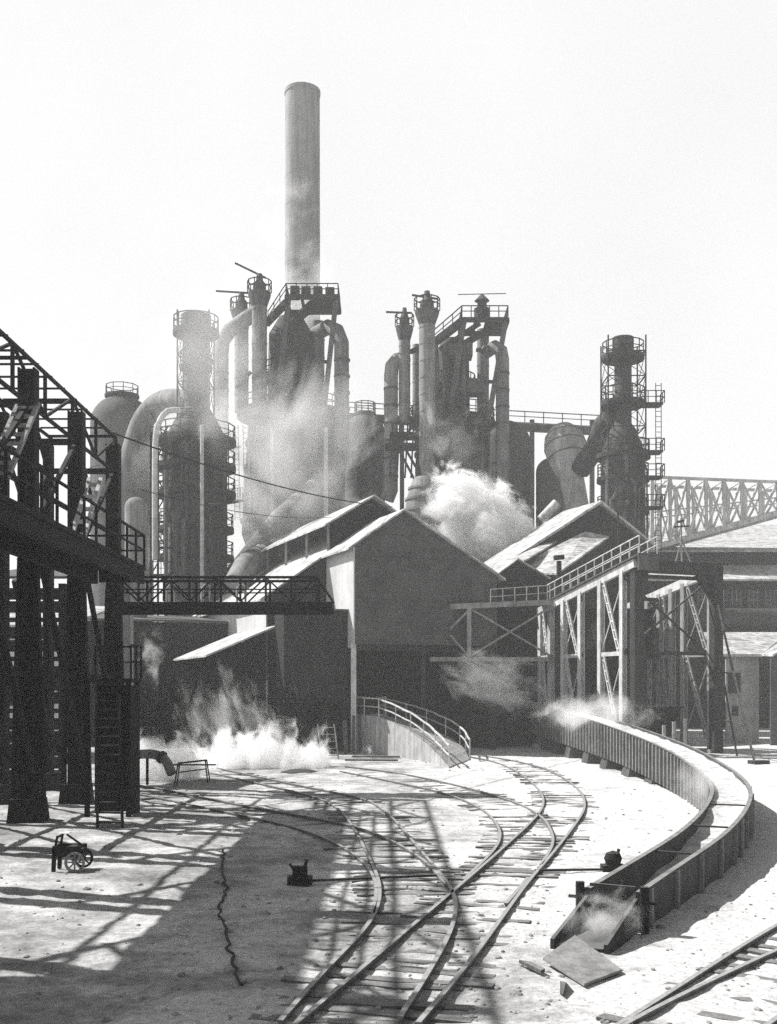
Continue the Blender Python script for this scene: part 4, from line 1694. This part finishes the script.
    for q in (436, 444, 456, 463):
        m.tube([W(q, 345, 109), W(q + 1, 372, 108.5), W(q, 418, 109)], .22, 8)
    m.box(W(470, 388, 110), 2.6, 2, 1.4)
    m.box(W(458, 352, 110), 2.8, 2, 1.2)
    m.build('charging_gear', MID, root)


furnace_two()

# chimney
c = W(302.5, 0, 128)
root = thing('chimney', 'very tall plain cylindrical chimney rising above the left furnace', 'chimney', Vector((c.x, 128, 0)))
m = MB()
rb, rt = R_(36.5, 128), R_(34.5, 128)
zt = zpx(92, 128)
m.lathe((c.x, 128), [(rb * 1.25, 0), (rb * 1.2, 8), (rb, 16), (rt, zt), (rt * .86, zt), (rt * .86, zt - 4)], 48)
for k in range(1, 16):
    z = 20 + k * (zt - 20) / 16
    rr = rb + (rt - rb) * (z - 16) / (zt - 16)
    m.ring((c.x, 128), rr * .99, rr * 1.006, z - .05, z + .05, 48)
m.build('shaft', CHIM, root, smooth=True)
m = MB()
m.ring((c.x, 128), rt * .98, rt * 1.04, zt - .35, zt + .05, 48)
m.build('rim', CHIM, root)


# hot stoves
def stove(px, wpx, ytop, d, label, rail=True, mat=STOVE):
    c = W(px, 0, d)
    r = R_(wpx, d)
    zt = zpx(ytop, d)
    root = thing('hot_stove', label, 'stove', Vector((c.x, d, 0)), 'domed hot stoves')
    m = MB()
    prof = [(r, 0), (r, zt - r * .95)]
    for i in range(1, 9):
        a = i / 9 * math.pi / 2
        prof.append((r * math.cos(a), zt - r * .95 + r * .95 * math.sin(a)))
    prof.append((.02, zt))
    m.lathe((c.x, d), prof, 36)
    for k in range(5):
        z = zt - r - 2.2 - 3 * k
        m.ring((c.x, d), r * .99, r * 1.012, z - .08, z + .08, 36)
    m.build('shell', mat, root, smooth=True)
    if rail:
        m = MB()
        m.ring((c.x, d), .3, r * .55, zt - .2, zt + .1, 20)
        m.ring_railing((c.x, d), r * .52, zt + .1, 1.1, 10, .08)
        m.build('top_railing', DARK, root)


stove(122, 62, 396, 134, 'broad pale domed stove far left behind the gooseneck pipe')
stove(365, 40, 414, 122, 'grey domed stove between the two blast furnaces')
stove(335, 34, 424, 128, 'stove mostly hidden behind the left furnace downcomer')
stove(506, 49, 421, 120, 'dark domed stove right of the right-hand furnace', rail=False)
stove(551, 30, 458, 118, 'low dark domed stove behind the bulbous dust catcher', rail=False)
stove(136, 22, 497, 84, 'small pale domed tank just right of the craneway deck', rail=False, mat=PIPE)

# gas main with walkway
root = thing('gas_main', 'long level gas main with a thin railing running behind the furnaces and stoves', 'pipe', W(460, 420, 126))
m = MB()
m.tube([W(318, 416, 126), W(600, 431, 126)], .55, 12)
m.build('pipe', MID, root, smooth=True)
m = MB()
m.railing([W(318, 411, 125.5), W(600, 426, 125.5)], 1.2, 2.2, .1)
m.build('railing', MID, root)
for q in (345, 402, 455, 532, 592):
    m = MB()
    p = W(q, 420, 126)
    m.bar((p.x, 126.0, 0), (p.x, 126, p.z), .5)
    m.build('support_post', MID, root)

# dust catcher
root = thing('dust_catcher', 'bulbous pale-topped dust catcher on a slanting leg left of the right gas washer', 'dust catcher', W(575, 500, 108))
m = MB()
ax0, ax1 = W(561, 425, 110), W(580, 520, 106)
ds = (ax1 - ax0)
pr = [(0, .3), (.012, 6.5), (.04, 11.5), (.08, 15.5), (.13, 18.8), (.18, 20.6), (.24, 21.2), (.31, 20.6), (.4, 18), (.5, 14.5), (.58, 12), (1.0, 11)]
m.tube([ax0 + ds * t for t, _ in pr], [w * 108 / F for _, w in pr], 32)
m.build('vessel', CATCH, root, smooth=True)
m = MB()
for t, w in ((.13, 19.1), (.24, 21.6), (.36, 19.6)):
    m.tube([ax0 + ds * (t - .004), ax0 + ds * (t + .004)], w * 108 / F, 32)
m.build('band', MID, root)
m = MB()
m.tube([W(580, 470, 107), W(595, 448, 105), W(604, 425, 103), W(616, 412, 101)], 1.0, 16)
m.build('gas_pipe', SHELL, root, smooth=True)
root = thing('pipe_stub', 'short pale slanting pipe poking up left of the second cast house roof', 'pipe', W(550, 510, 100))
m = MB()
m.tube([W(541, 520, 100), W(557, 503, 100)], .45, 12)
m.build('pipe', PALE, root, smooth=True)


# gas washers
def washer(px, d, rb, y_body, y_cone, rn, y_top, y_plat, rp, label, mid_plats, mat, side_ladder):
    c = W(px, 0, d)
    cc = (c.x, d)
    k = d / F
    root = thing('gas_washer', label, 'gas washer', Vector((c.x, d, 0)), 'gas washer towers')
    m = MB()
    m.lathe(cc, [(rb * k, 0), (rb * k, zpx(y_body, d)), (rn * k * 1.5, zpx(y_cone, d)), (rn * k, zpx(y_cone - 6, d)), (rn * k, zpx(y_top + 14, d)), (rn * k * 1.25, zpx(y_top + 12, d)), (rn * k * 1.25, zpx(y_top, d)), (.02, zpx(y_top, d) + .1)], 32)
    for i in range(6):
        z = zpx(y_body + 12 + i * 16, d)
        m.ring(cc, rb * k * .99, rb * k * 1.015, z - .1, z + .1, 32)
    m.build('tower', mat, root, smooth=True)
    # angle frame round the neck
    hw = rp * k * (.88 if side_ladder else .68)
    zb, zt = zpx(y_body, d), zpx(y_plat, d)
    cor = [Vector((c.x + a * hw, d + b * hw, 0)) for a, b in ((-1, -1), (1, -1), (1, 1), (-1, 1))]
    for p in cor:
        m = MB()
        m.bar(p + Z * zb, p + Z * (zt + 1.4), .12)
        m.build('frame_post', DARK, root)
    m = MB()
    lv = [zb + (zt - zb) * i / 4 for i in range(5)]
    for i in range(4):
        p, q = cor[i], cor[(i + 1) % 4]
        for z0, z1 in zip(lv[:-1], lv[1:]):
            m.bar(p + Z * z0, q + Z * z1, .05)
            m.bar(q + Z * z0, p + Z * z1, .05)
            m.bar(p + Z * z1, q + Z * z1, .09)
    m.build('frame_bracing', DARK, root)
    for y, rr in [(y_plat, rp)] + mid_plats:
        m = MB()
        m.ring(cc, rn * k * .8, rr * k, zpx(y, d) - .4, zpx(y, d), 24)
        pl = m.build('platform', DARK, root)
        m = MB()
        m.ring_railing(cc, rr * k * .97, zpx(y, d), 1.15, 14, .08)
        m.build('railing', DARK, pl)
    if side_ladder:
        x = c.x + side_ladder * k
        m = MB()
        m.ladder(Vector((x, d - 1, zpx(560, d))), Vector((x, d - 1, zpx(y_plat + 30, d))), Vector((.5, 0, 0)), 34, .06, .045)
        for y in (408, 455, 480, 510):
            m.box((x - .6, d - 1, zpx(y, d)), 2.2, 1.6, .15)
            m.railing([Vector((x - 1.6, d - 1.8, zpx(y, d))), Vector((x + .6, d - 1.8, zpx(y, d))), Vector((x + .6, d - .3, zpx(y, d)))], 1.1, .8, .07)
        m.build('ladder_tower', DARK, root)
    rand_clutter(root, cc, rb * k, zpx(600, d), zpx(y_body, d), 18)
    return root


washer(623, 100, 22, 455, 430, 8.5, 338, 356, 21, 'sharp dark gas washer tower with caged neck at right, above the trestle',
       [(402, 22), (455, 27), (478, 26), (510, 26)], SHELL, 30)
WL = washer(196, 96, 31, 440, 415, 12, 316, 331, 23, 'hazy gas washer tower with caged neck at left, beside the gooseneck pipe',
       [(366, 16), (440, 40), (466, 40), (493, 40), (528, 38), (556, 38)], SHELL, 0)

m = MB()
for px in (151, 158, 166):
    m.bar(W(px, 432, 91.5), W(px, 640, 91.5), .16)
for k_, py in enumerate((440, 468, 494, 522, 548, 575)):
    m.bar(W(150, py, 91.4), W(172, py, 91.4), .3, .16)
    m.railing([W(150, py, 91.2), W(172, py, 91.2)], 1.1, .9, .06)
    if k_ % 2:
        m.bar(W(151, py, 91.3), W(166, py - 27, 91.3), .09)
    else:
        m.bar(W(166, py, 91.3), W(151, py - 27, 91.3), .09)
m.build('scaffold', DARK, WL)
for k_, (a_, b_) in enumerate((((205, 446, 91), (236, 447, 106)), ((213, 505, 91), (243, 500, 106)))):
    m = MB()
    p_, q_ = W(*a_), W(*b_)
    m.bar(p_, q_, .9, .2)
    m.railing([p_ + Z * .1, q_ + Z * .1], 1.1, 1.6, .07)
    m.build('catwalk', DARK, WL)
for k_ in range(7):
    px = 168 + 8.5 * k_ + RND.uniform(-2, 2)
    y0_ = RND.uniform(498, 530)
    m = MB()
    rr_ = RND.uniform(.1, .28)
    m.tube([W(px, y0_, 91.6), W(px, y0_ + RND.uniform(25, 70), 91.6), W(px + RND.uniform(-4, 4), 600, 91.4)], rr_, 8)
    m.build('service_pipe', RND.choice((MID, PALE, DARK)), WL, smooth=True)

root = thing('gooseneck_pipe', 'large pale gooseneck gas pipe arching over left of the left washer', 'pipe', W(140, 470, 101))
m = MB()
m.tube(smooth_path([W(190, 404, 97), W(174, 400, 98), W(157, 405, 100), W(143, 421, 101), W(134, 447, 101), W(126, 484, 101), W(122, 560, 101), W(122, 640, 101)], .8), R_(22, 101), 22)
m.build('pipe', PIPE, root, smooth=True)
root = thing('bypass_pipe', 'thin bright bypass pipe bending into the left washer top', 'pipe', W(160, 440, 91))
m = MB()
m.tube(smooth_path([W(180, 410, 92), W(168, 411, 91.5), W(160, 420, 91), W(156, 436, 91), W(155, 470, 91), W(155, 560, 91)], .5), R_(6, 91), 12)
m.build('pipe', PALE, root, smooth=True)
# stand pipes by the left washer
for i, (px, y0, lab) in enumerate(((202, 425, 'tall thin standpipe in front of the left washer, nearest its centre line'), (166, 470, 'shorter thin standpipe at the left edge of the left washer'))):
    m = MB()
    m.tube([W(px, y0, 90), W(px, 600, 90), W(px, 640, 90)], .16, 10)
    tag(m.build('standpipe', PALE if i == 0 else MID, loc=W(px, 640, 90), smooth=True), lab, 'pipe')

# fan duct hidden in the smoke between bridge and shed roof
root = thing('banded_duct', 'short banded pale duct lying in the smoke above the footbridge', 'duct', W(248, 566, 88))
m = MB()
m.tube([W(236, 585, 86), W(246, 566, 88), W(268, 552, 91)], 1.0, 18)
m.build('pipe', PIPE, root, smooth=True)
m = MB()
for t in (.25, .5, .75):
    p = W(246, 566, 88).lerp(W(268, 552, 91), t)
    q = W(246, 566, 88).lerp(W(268, 552, 91), t + .04)
    m.tube([p, q], 1.06, 18)
m.build('band', MID, root)

# overhead cables
def cable(p, q, sag, r, label):
    pts = []
    for i in range(25):
        t = i / 24
        pts.append(p.lerp(q, t) - Z * sag * 4 * t * (1 - t))
    m = MB()
    m.tube(pts, r, 6)
    tag(m.build('cable', CABLE, loc=p), label, 'cable', 'overhead cables')


cable(W(113, 433, 44), W(392, 507, 76), .5, .035, 'dark cable stretched from the craneway girder end to the shed monitor')
cable(W(142, 490, 46), W(350, 515, 80), .6, .018, 'thinner lower cable running behind the smoke to the shed roof')

# ================================================================== SMALL THINGS IN THE YARD
def hand_cart():
    b = G(70, 870)
    k = 1 / (F / b.y)
    root = thing('hand_cart', 'small dark two-wheeled hand cart on the lit ground before the craneway', 'cart', b)
    m = MB()
    c = b + Z * .36
    m.box(c, .62, .5, .06)
    m.box(c + Vector((0, -.24, .1)), .62, .04, .2)
    m.box(c + Vector((0, .24, .1)), .62, .04, .2)
    m.box(c + Vector((-.3, 0, .1)), .04, .5, .2)
    m.build('tray', BLACK, root)
    for y in (-.34, .34):
        m = MB()
        q = b + Vector((.2, y, .22))
        n = 16
        ring = [q + Vector((.2 * math.cos(2 * math.pi * i / n), 0, .2 * math.sin(2 * math.pi * i / n))) for i in range(n + 1)]
        for p, r in zip(ring[:-1], ring[1:]):
            m.bar(p, r, .05, up=Vector((0, 1, 0)))
        for i in range(0, n, 2):
            m.bar(q, ring[i], .03)
        m.box(q, .09, .1, .09)
        m.build('wheel', GREYP if y < 0 else BLACK, root)
    for y in (-.22, .22):
        m = MB()
        m.bar(b + Vector((-.3, y, 0)), b + Vector((-.28, y, .5)), .08)
        m.build('leg', BLACK, root)
    m = MB()
    m.bar(b + Vector((-.28, -.2, .45)), b + Vector((-.22, -.2, .78)), .045)
    m.bar(b + Vector((-.28, .2, .45)), b + Vector((-.22, .2, .78)), .045)
    m.bar(b + Vector((-.22, -.2, .76)), b + Vector((-.22, .2, .76)), .045)
    m.bar(b + Vector((.3, .1, .5)), b + Vector((-.1, .1, .78)), .04)
    m.build('handle', BLACK, root)
    m = MB()
    for q, h in ((-.1, .12), (.1, .16), (.24, .1)):
        m.box(c + Vector((q, 0, h / 2 + .03)), .16, .3, h)
    o = m.build('scrap_load', BLACK, root)


hand_cart()


def metal_stand():
    a, b = G(179, 786), G(206, 782)
    root = thing('metal_stand', 'spindly metal trestle stand at the edge of the ground steam', 'stand', (a + b) / 2)
    h = .95
    for p, dx in ((a, -.15), (b, .12)):
        for dy in (-.3, .3):
            m = MB()
            m.bar(p + Vector((dx, dy, 0)), p + Vector((0, dy * .6, h)), .05)
            m.build('leg', BLACK, root)
    m = MB()
    m.bar(a + Z * h, b + Z * h, .07)
    m.bar(a + Z * h * .6, b + Z * h * .6, .05)
    for p in (a, b):
        m.bar(p + Vector((0, -.2, h)), p + Vector((0, .2, h)), .05)
    m.box((a + b) / 2 + Z * (h * .86), (b - a).length * .9, .3, .05)
    m.build('top_frame', BLACK, root)


metal_stand()

root = thing('steam_pipe', 'bent pale pipe end sticking out of the dark beside the metal stand', 'pipe', G(166, 780))
b0 = G(166, 786)
m = MB()
m.tube(smooth_path([b0 + Vector((-1.6, .8, 1.25)), b0 + Vector((-.7, .5, 1.3)), b0 + Vector((-.1, .2, 1.1)), b0 + Vector((.25, 0, .5))], .15), .2, 14)
m.build('pipe', PIPE, root, smooth=True)
m = MB()
m.tube([b0 + Vector((-.3, .28, 1.22)), b0 + Vector((-.17, .23, 1.15))], .27, 14)
m.build('flange', DARK, root)
m = MB()
m.bar(b0 + Vector((-.9, .55, 0)), b0 + Vector((-.9, .55, 1.15)), .1)
m.build('prop', BLACK, root)

# ladder, barrows and planks by the ramp foot
root = thing('leaning_ladder', 'short ladder leaning against the dark block beside the ramp', 'ladder', G(325, 757))
p = G(322, 759)
m = MB()
m.ladder(p, p + Vector((-.3, .9, 2.0)), Vector((.95, .1, 0)), 5, .07, .05)
m.build('frame', GREYP, root)
for i, (x0, x1, lab) in enumerate(((344, 349, 'short thick post upright at the ramp head, left of two'), (351, 355, 'leaning plank upright beside the ramp head post'))):
    p = G(x0 + 2, 754)
    m = MB()
    m.bar(p, p + Vector((-.1 + .15 * i, .2, 2.1 + .3 * i)), .28 - .08 * i, .12)
    tag(m.build('timber', WOOD, loc=p), lab, 'timber', 'timbers at the ramp head')
for i, (a, b, lab) in enumerate((((345, 762), (398, 762), 'long pale plank lying on the ground below the ramp wall, front one'), ((352, 758.5), (400, 758.5), 'plank lying behind the front plank below the ramp wall'))):
    p, q = G(*a), G(*b)
    m = MB()
    m.bar(p + Z * .12, q + Z * .1, .34, .1)
    tag(m.build('plank', WOOD, loc=p), lab, 'plank', 'planks below the ramp wall')
m = MB()
b = G(300, 772)
m.lathe((b.x, b.y), [(.02, .12), (.5, .12), (.9, .03), (1.0, -.02)], 20)
tag(m.build('manhole_cover', BLACK, loc=b), 'round black pit cover on the ground in front of the steam', 'cover')

# dark tube laid to draw the line of a furrow in the dirt
hp = [G(224, 850, .03), G(222, 870, .03), G(226, 888, .03), G(220, 908, .03), G(225, 928, .03), G(230, 950, .03), G(235, 970, .03), G(243, 985, .03)]
m = MB()
pp = [q + Vector((mnoise.noise(q * 2.1) * .1 + mnoise.noise(q * 6) * .03, 0, 0)) for q in smooth_path(hp, .12)]
m.tube(pp, .022, 8)
tag(m.build('furrow', CABLE, loc=hp[0], smooth=True), 'dark furrow line snaking toward the viewer across the shaded dirt', 'furrow')

# small poles under the trestle
for i, px in enumerate((664, 674, 685)):
    p = G(px, 757)
    m = MB()
    m.tube([p - Z * .1, p + Z * (1.9 + .2 * i)], .12, 8)
    tag(m.build('bollard_post', GREYP, loc=p, smooth=True),
        ['leftmost of three short posts behind the trough under the trestle', 'middle of three short posts behind the trough under the trestle', 'rightmost of three short posts behind the trough under the trestle'][i], 'post', 'short posts under the trestle')

# scattered stones and clinker: nobody could count them
import bmesh as _bm
_b = _bm.new()
_bm.ops.create_icosphere(_b, subdivisions=2, radius=1)
_b.verts.index_update()
ICO = [tuple(v.co) for v in _b.verts]
ICOF = [tuple(v.index for v in f.verts) for f in _b.faces]
_b.free()


def debris():
    m = MB()
    for i in range(1500):
        if i < 900:
            px, py = RND.uniform(0, 777), 745 + 285 * RND.random() ** 1.3
        else:
            px, py = RND.gauss(430, 120), 760 + 260 * RND.random()
        p = G(px, py)
        if p.y > 62:
            continue
        p.z = gz(p.x, p.y)
        s = min(.1, .012 + RND.expovariate(1 / .016))
        a = RND.uniform(0, 6.28)
        vs = []
        for (x, y, z) in ICO:
            q = Vector((x, y * .8, z * .6)) * s * RND.uniform(.72, 1.2)
            vs.append(p + Vector((q.x * math.cos(a) - q.y * math.sin(a), q.x * math.sin(a) + q.y * math.cos(a), q.z)))
        m.add(vs, ICOF)
    o = m.build('scattered_stones', STONE)
    o['label'] = 'stones and clinker scattered over the dusty yard'
    o['category'] = 'stones'
    kind(o, 'stuff')


debris()

# ================================================================== STEAM AND SMOKE
def steam(name, label, centre, rad, dens, nscale=.5, thr=0.0, seed=0, amp=2.0, detail=5.0, aniso=.2, base_bias=0.0, tone=1.0, gain=1.0, stretch=(1, 1, 1), tilt=0.0):
    """closed blob filled with drifting vapour"""
    import bmesh
    me = bpy.data.meshes.new(name)
    bm = bmesh.new()
    bmesh.ops.create_icosphere(bm, subdivisions=3, radius=1.0)
    for v in bm.verts:
        v.co = Vector((v.co.x * rad[0], v.co.y * rad[1], v.co.z * rad[2]))
    bm.to_mesh(me)
    bm.free()
    mt = bpy.data.materials.new(name)
    mt.use_nodes = True
    nt = mt.node_tree
    L = nt.links
    nt.nodes.remove(nt.nodes['Principled BSDF'])
    out = nt.nodes['Material Output']
    pv = nn(nt, 'ShaderNodeVolumePrincipled')
    pv.inputs['Color'].default_value = (tone, tone, tone, 1)
    pv.inputs['Anisotropy'].default_value = aniso
    tc = nn(nt, 'ShaderNodeTexCoord')
    dv = nn(nt, 'ShaderNodeVectorMath', operation='DIVIDE')
    dv.inputs[1].default_value = rad
    L.new(tc.outputs['Object'], dv.inputs[0])
    ln = nn(nt, 'ShaderNodeVectorMath', operation='LENGTH')
    L.new(dv.outputs[0], ln.inputs[0])
    fall = nn(nt, 'ShaderNodeMapRange')
    fall.inputs['From Min'].default_value = 1.0
    fall.inputs['From Max'].default_value = 0.0
    fall.inputs['To Min'].default_value = -.5
    fall.inputs['To Max'].default_value = .5
    L.new(ln.outputs['Value'], fall.inputs['Value'])
    of = nn(nt, 'ShaderNodeVectorMath', operation='ADD')
    of.inputs[1].default_value = (seed * 7.3, seed * 3.1, seed * 5.7)
    sc_ = nn(nt, 'ShaderNodeVectorMath', operation='MULTIPLY')
    sc_.inputs[1].default_value = stretch
    L.new(tc.outputs['Object'], sc_.inputs[0])
    L.new(sc_.outputs[0], of.inputs[0])
    nz = nn(nt, 'ShaderNodeTexNoise', i_Scale=nscale, i_Detail=detail, i_Roughness=.62, i_Distortion=.7)
    L.new(of.outputs[0], nz.inputs['Vector'])
    ad = nn(nt, 'ShaderNodeMath', operation='MULTIPLY_ADD')
    ad.inputs[1].default_value = amp
    L.new(nz.outputs['Fac'], ad.inputs[0])
    L.new(fall.outputs['Result'], ad.inputs[2])
    if base_bias:
        sp = nn(nt, 'ShaderNodeSeparateXYZ')
        L.new(dv.outputs[0], sp.inputs[0])
        ma = nn(nt, 'ShaderNodeMath', operation='MULTIPLY_ADD')
        ma.inputs[1].default_value = -base_bias
        L.new(sp.outputs['Z'], ma.inputs[0])
        L.new(ad.outputs[0], ma.inputs[2])
        ad = ma
    mr = nn(nt, 'ShaderNodeMapRange')
    mr.inputs['From Min'].default_value = amp * .5 + thr
    mr.inputs['From Max'].default_value = amp * .5 + thr + .5 / gain
    mr.inputs['To Max'].default_value = dens
    L.new(ad.outputs[0], mr.inputs['Value'])
    L.new(mr.outputs['Result'], pv.inputs['Density'])
    L.new(pv.outputs['Volume'], out.inputs['Volume'])
    me.materials.append(mt)
    o = bpy.data.objects.new(name, me)
    COL.objects.link(o)
    o.location = centre
    o.rotation_euler = (0, math.radians(tilt), 0)
    o['label'] = label
    o['category'] = 'steam' if 'steam' in name else 'smoke'
    kind(o, 'stuff')
    return o


def st(px, py, d, rx, ry, rz):
    """centre and radii from pixel half sizes"""
    return W(px, py, d), (rx * d / F, ry, rz * d / F)


STEAM = True
if STEAM:
    c, r = st(258, 765, 57, 120, 2.4, 74)
    steam('ground_steam', 'dense white steam rolling along the ground before the lean-to', c, r, 2.0, .8, -.14, 1, base_bias=.42, gain=2.6, amp=2.8, aniso=0.0, detail=8, stretch=(1.1, 1, .6))
    c, r = st(225, 715, 58, 85, 1.8, 62)
    steam('steam_wisp', 'grey ragged wisps of steam rising above the ground steam', c, r, .36, 1.1, .06, 21, amp=3.2, detail=8, stretch=(1.2, 1, .55), tilt=-15)
    c, r = st(158, 768, 49, 64, 1.4, 62)
    steam('ground_steam', 'low white steam around the bent pipe end left of the metal stand', c, r, 2.4, 1.0, -.2, 5, base_bias=.3, gain=2.5, amp=2.2, aniso=0.0, detail=8)
    c, r = st(484, 522, 99, 88, 4.5, 50)
    steam('steam_plume', 'thick bright white steam plume between the shed roof and second cast house', c, r, 2.2, .5, -.22, 3, gain=4.5, amp=1.6, aniso=0.0, detail=8, stretch=(.75, 1, 1.1), tilt=34)
    c, r = st(492, 684, 68, 76, 2.0, 46)
    steam('steam_wisp', 'grey steam drifting out of the shed opening at the trough head', c, r, .8, .8, -.04, 4, amp=2.6, detail=8, gain=1.5, stretch=(.55, 1, 1.2), tilt=18)
    c, r = st(265, 470, 101, 165, 6.0, 190)
    steam('smoke_cloud', 'thin pale smoke veiling the left blast furnace', c, r, .2, .17, -.14, 5, tone=.98, amp=2.2, detail=8, stretch=(1.2, 1, .7), tilt=25)
    c, r = st(285, 290, 120, 90, 3.0, 130)
    steam('smoke_cloud', 'faint smoke drifting across the foot of the tall chimney', c, r, .28, .2, -.1, 17, tone=.98, amp=2.2, detail=8)
    c, r = st(205, 365, 89, 90, 4.0, 150)
    steam('smoke_cloud', 'faint haze of smoke around the left gas washer', c, r, .13, .16, -.14, 6, tone=.98, amp=1.8, detail=8)
    c, r = st(455, 440, 105, 50, 3.0, 80)
    steam('smoke_wisp', 'ragged grey smoke wisps before the right-hand furnace', c, r, .4, .4, .08, 7, tone=.9, amp=2.8)
    c, r = st(600, 925, 17.6, 70, .8, 52)
    steam('steam_wisp', 'thin steam curling out of the trough spout', c, r, 2.0, 2.2, .02, 8, amp=2.4)
    c, r = st(710, 790, 33, 75, 3.2, 50)
    steam('steam_wisp', 'faint steam over the sharp bend of the trough', c, r, .5, 1.0, 0, 9, amp=2.2)
    c, r = st(590, 712, 56, 95, 3.6, 30)
    steam('steam_wisp', 'faint steam lying along the ribbed trough below the trestle', c, r, .7, .8, 0, 10, amp=2.2)
    c, r = st(152, 655, 62, 22, 1.2, 62)
    steam('smoke_wisp', 'slender grey smoke trail rising left of the lean-to roof', c, r, .6, 1.1, .05, 11, amp=2.4)

# ================================================================== HAZE
HAZE = 0.0009
if HAZE:
    m = MB()
    m.box((0, 0, 35.6), 830, 830, 74)
    hz = m.build('haze', BLACK)
    hm = bpy.data.materials.new('haze')
    hm.use_nodes = True
    nt = hm.node_tree
    nt.nodes.remove(nt.nodes['Principled BSDF'])
    pv = nn(nt, 'ShaderNodeVolumePrincipled')
    pv.inputs['Color'].default_value = (.9, .9, .9, 1)
    pv.inputs['Density'].default_value = HAZE
    nt.links.new(pv.outputs['Volume'], nt.nodes['Material Output'].inputs['Volume'])
    hz.data.materials.clear()
    hz.data.materials.append(hm)
    hz['label'] = 'pale industrial haze filling the air of the works'
    kind(hz, 'stuff')

# ================================================================== LIGHT, SKY, CAMERA
SH = Vector((.87, -.31, -1.0))                        # shadow direction measured in the photograph
to_sun = (-SH).normalized()
elev = math.asin(to_sun.z)
sun = bpy.data.lights.new('sun', 'SUN')
sun.energy = 5.0
sun.angle = math.radians(.5)
sun.color = (1, .99, .975)
so = bpy.data.objects.new('sun', sun)
COL.objects.link(so)
so.rotation_euler = to_sun.to_track_quat('Z', 'Y').to_euler()
so.location = (-60, 60, 90)

world = bpy.data.worlds.new('World')
scene.world = world
world.use_nodes = True
nt = world.node_tree
bg = nt.nodes['Background']
bg.inputs['Strength'].default_value = .1
sky = nt.nodes.new('ShaderNodeTexSky')
sky.sky_type = 'NISHITA'
sky.sun_disc = False
sky.sun_elevation = elev
sky.sun_rotation = math.atan2(to_sun.x, to_sun.y)
sky.air_density = 1.0
sky.dust_density = 4.0
sky.ozone_density = 1.0
bw = nt.nodes.new('ShaderNodeRGBToBW')
nt.links.new(sky.outputs['Color'], bw.inputs['Color'])
# milky horizon veil of the hazy day, thinning toward the zenith
tc = nt.nodes.new('ShaderNodeTexCoord')
sx = nt.nodes.new('ShaderNodeSeparateXYZ')
nt.links.new(tc.outputs['Generated'], sx.inputs[0])
mr = nt.nodes.new('ShaderNodeMapRange')
mr.interpolation_type = 'SMOOTHSTEP'
mr.inputs['From Min'].default_value = .5
mr.inputs['From Max'].default_value = .95
mr.inputs['To Min'].default_value = 5.35
mr.inputs['To Max'].default_value = .3
nt.links.new(sx.outputs['Z'], mr.inputs['Value'])
# the haze glows on the sunward side and is dull on the far side
dt = nt.nodes.new('ShaderNodeVectorMath')
dt.operation = 'DOT_PRODUCT'
sh = Vector((to_sun.x, to_sun.y, 0)).normalized()
dt.inputs[1].default_value = tuple(sh)
nt.links.new(tc.outputs['Generated'], dt.inputs[0])
side = nt.nodes.new('ShaderNodeMapRange')
side.interpolation_type = 'SMOOTHSTEP'
side.inputs['From Min'].default_value = -.42
side.inputs['From Max'].default_value = -.02
side.inputs['To Min'].default_value = .16
side.inputs['To Max'].default_value = 1.0
nt.links.new(dt.outputs['Value'], side.inputs['Value'])
vm = nt.nodes.new('ShaderNodeMath')
vm.operation = 'MULTIPLY'
nt.links.new(mr.outputs['Result'], vm.inputs[0])
nt.links.new(side.outputs['Result'], vm.inputs[1])
mu = nt.nodes.new('ShaderNodeMath')
mu.operation = 'MULTIPLY_ADD'
mu.inputs[1].default_value = .08
nt.links.new(bw.outputs['Val'], mu.inputs[0])
nt.links.new(vm.outputs[0], mu.inputs[2])
cn = nt.nodes.new('ShaderNodeTexNoise')
cn.inputs['Scale'].default_value = 3.0
cn.inputs['Detail'].default_value = 5
nt.links.new(tc.outputs['Generated'], cn.inputs['Vector'])
cm = nt.nodes.new('ShaderNodeMapRange')
cm.inputs['From Min'].default_value = .3
cm.inputs['From Max'].default_value = .7
cm.inputs['To Min'].default_value = .95
cm.inputs['To Max'].default_value = 1.05
nt.links.new(cn.outputs['Fac'], cm.inputs['Value'])
ml = nt.nodes.new('ShaderNodeMath')
ml.operation = 'MULTIPLY'
nt.links.new(mu.outputs[0], ml.inputs[0])
nt.links.new(cm.outputs['Result'], ml.inputs[1])
nt.links.new(ml.outputs[0], bg.inputs['Color'])

cam = bpy.data.cameras.new('camera')
cam.sensor_width = 36
cam.sensor_fit = 'VERTICAL'
cam.sensor_height = 36
cam.lens = F / 1024 * 36
cam.shift_y = (HY - 512) / 1024
cam.clip_end = 4000
co = bpy.data.objects.new('camera', cam)
COL.objects.link(co)
co.location = (0, 0, H)
co.rotation_euler = (math.radians(90), 0, 0)
scene.camera = co

vs = scene.view_settings
vs.view_transform = 'Standard'
vs.look = 'None'
vs.gamma = 1
vs.exposure = .75
scene.render.engine = 'CYCLES'
cy = scene.cycles
cy.use_denoising = False
cy.use_adaptive_sampling = False
try:
    cy.denoiser = 'OPENIMAGEDENOISE'
except Exception:
    pass
cy.max_bounces = 12
cy.diffuse_bounces = 3
cy.glossy_bounces = 2
cy.volume_bounces = 10
cy.volume_step_rate = 1.0
cy.volume_max_steps = 128
cy.sample_clamp_indirect = 4

for o in list(bpy.data.objects):
    if '_o' in o:
        del o['_o']
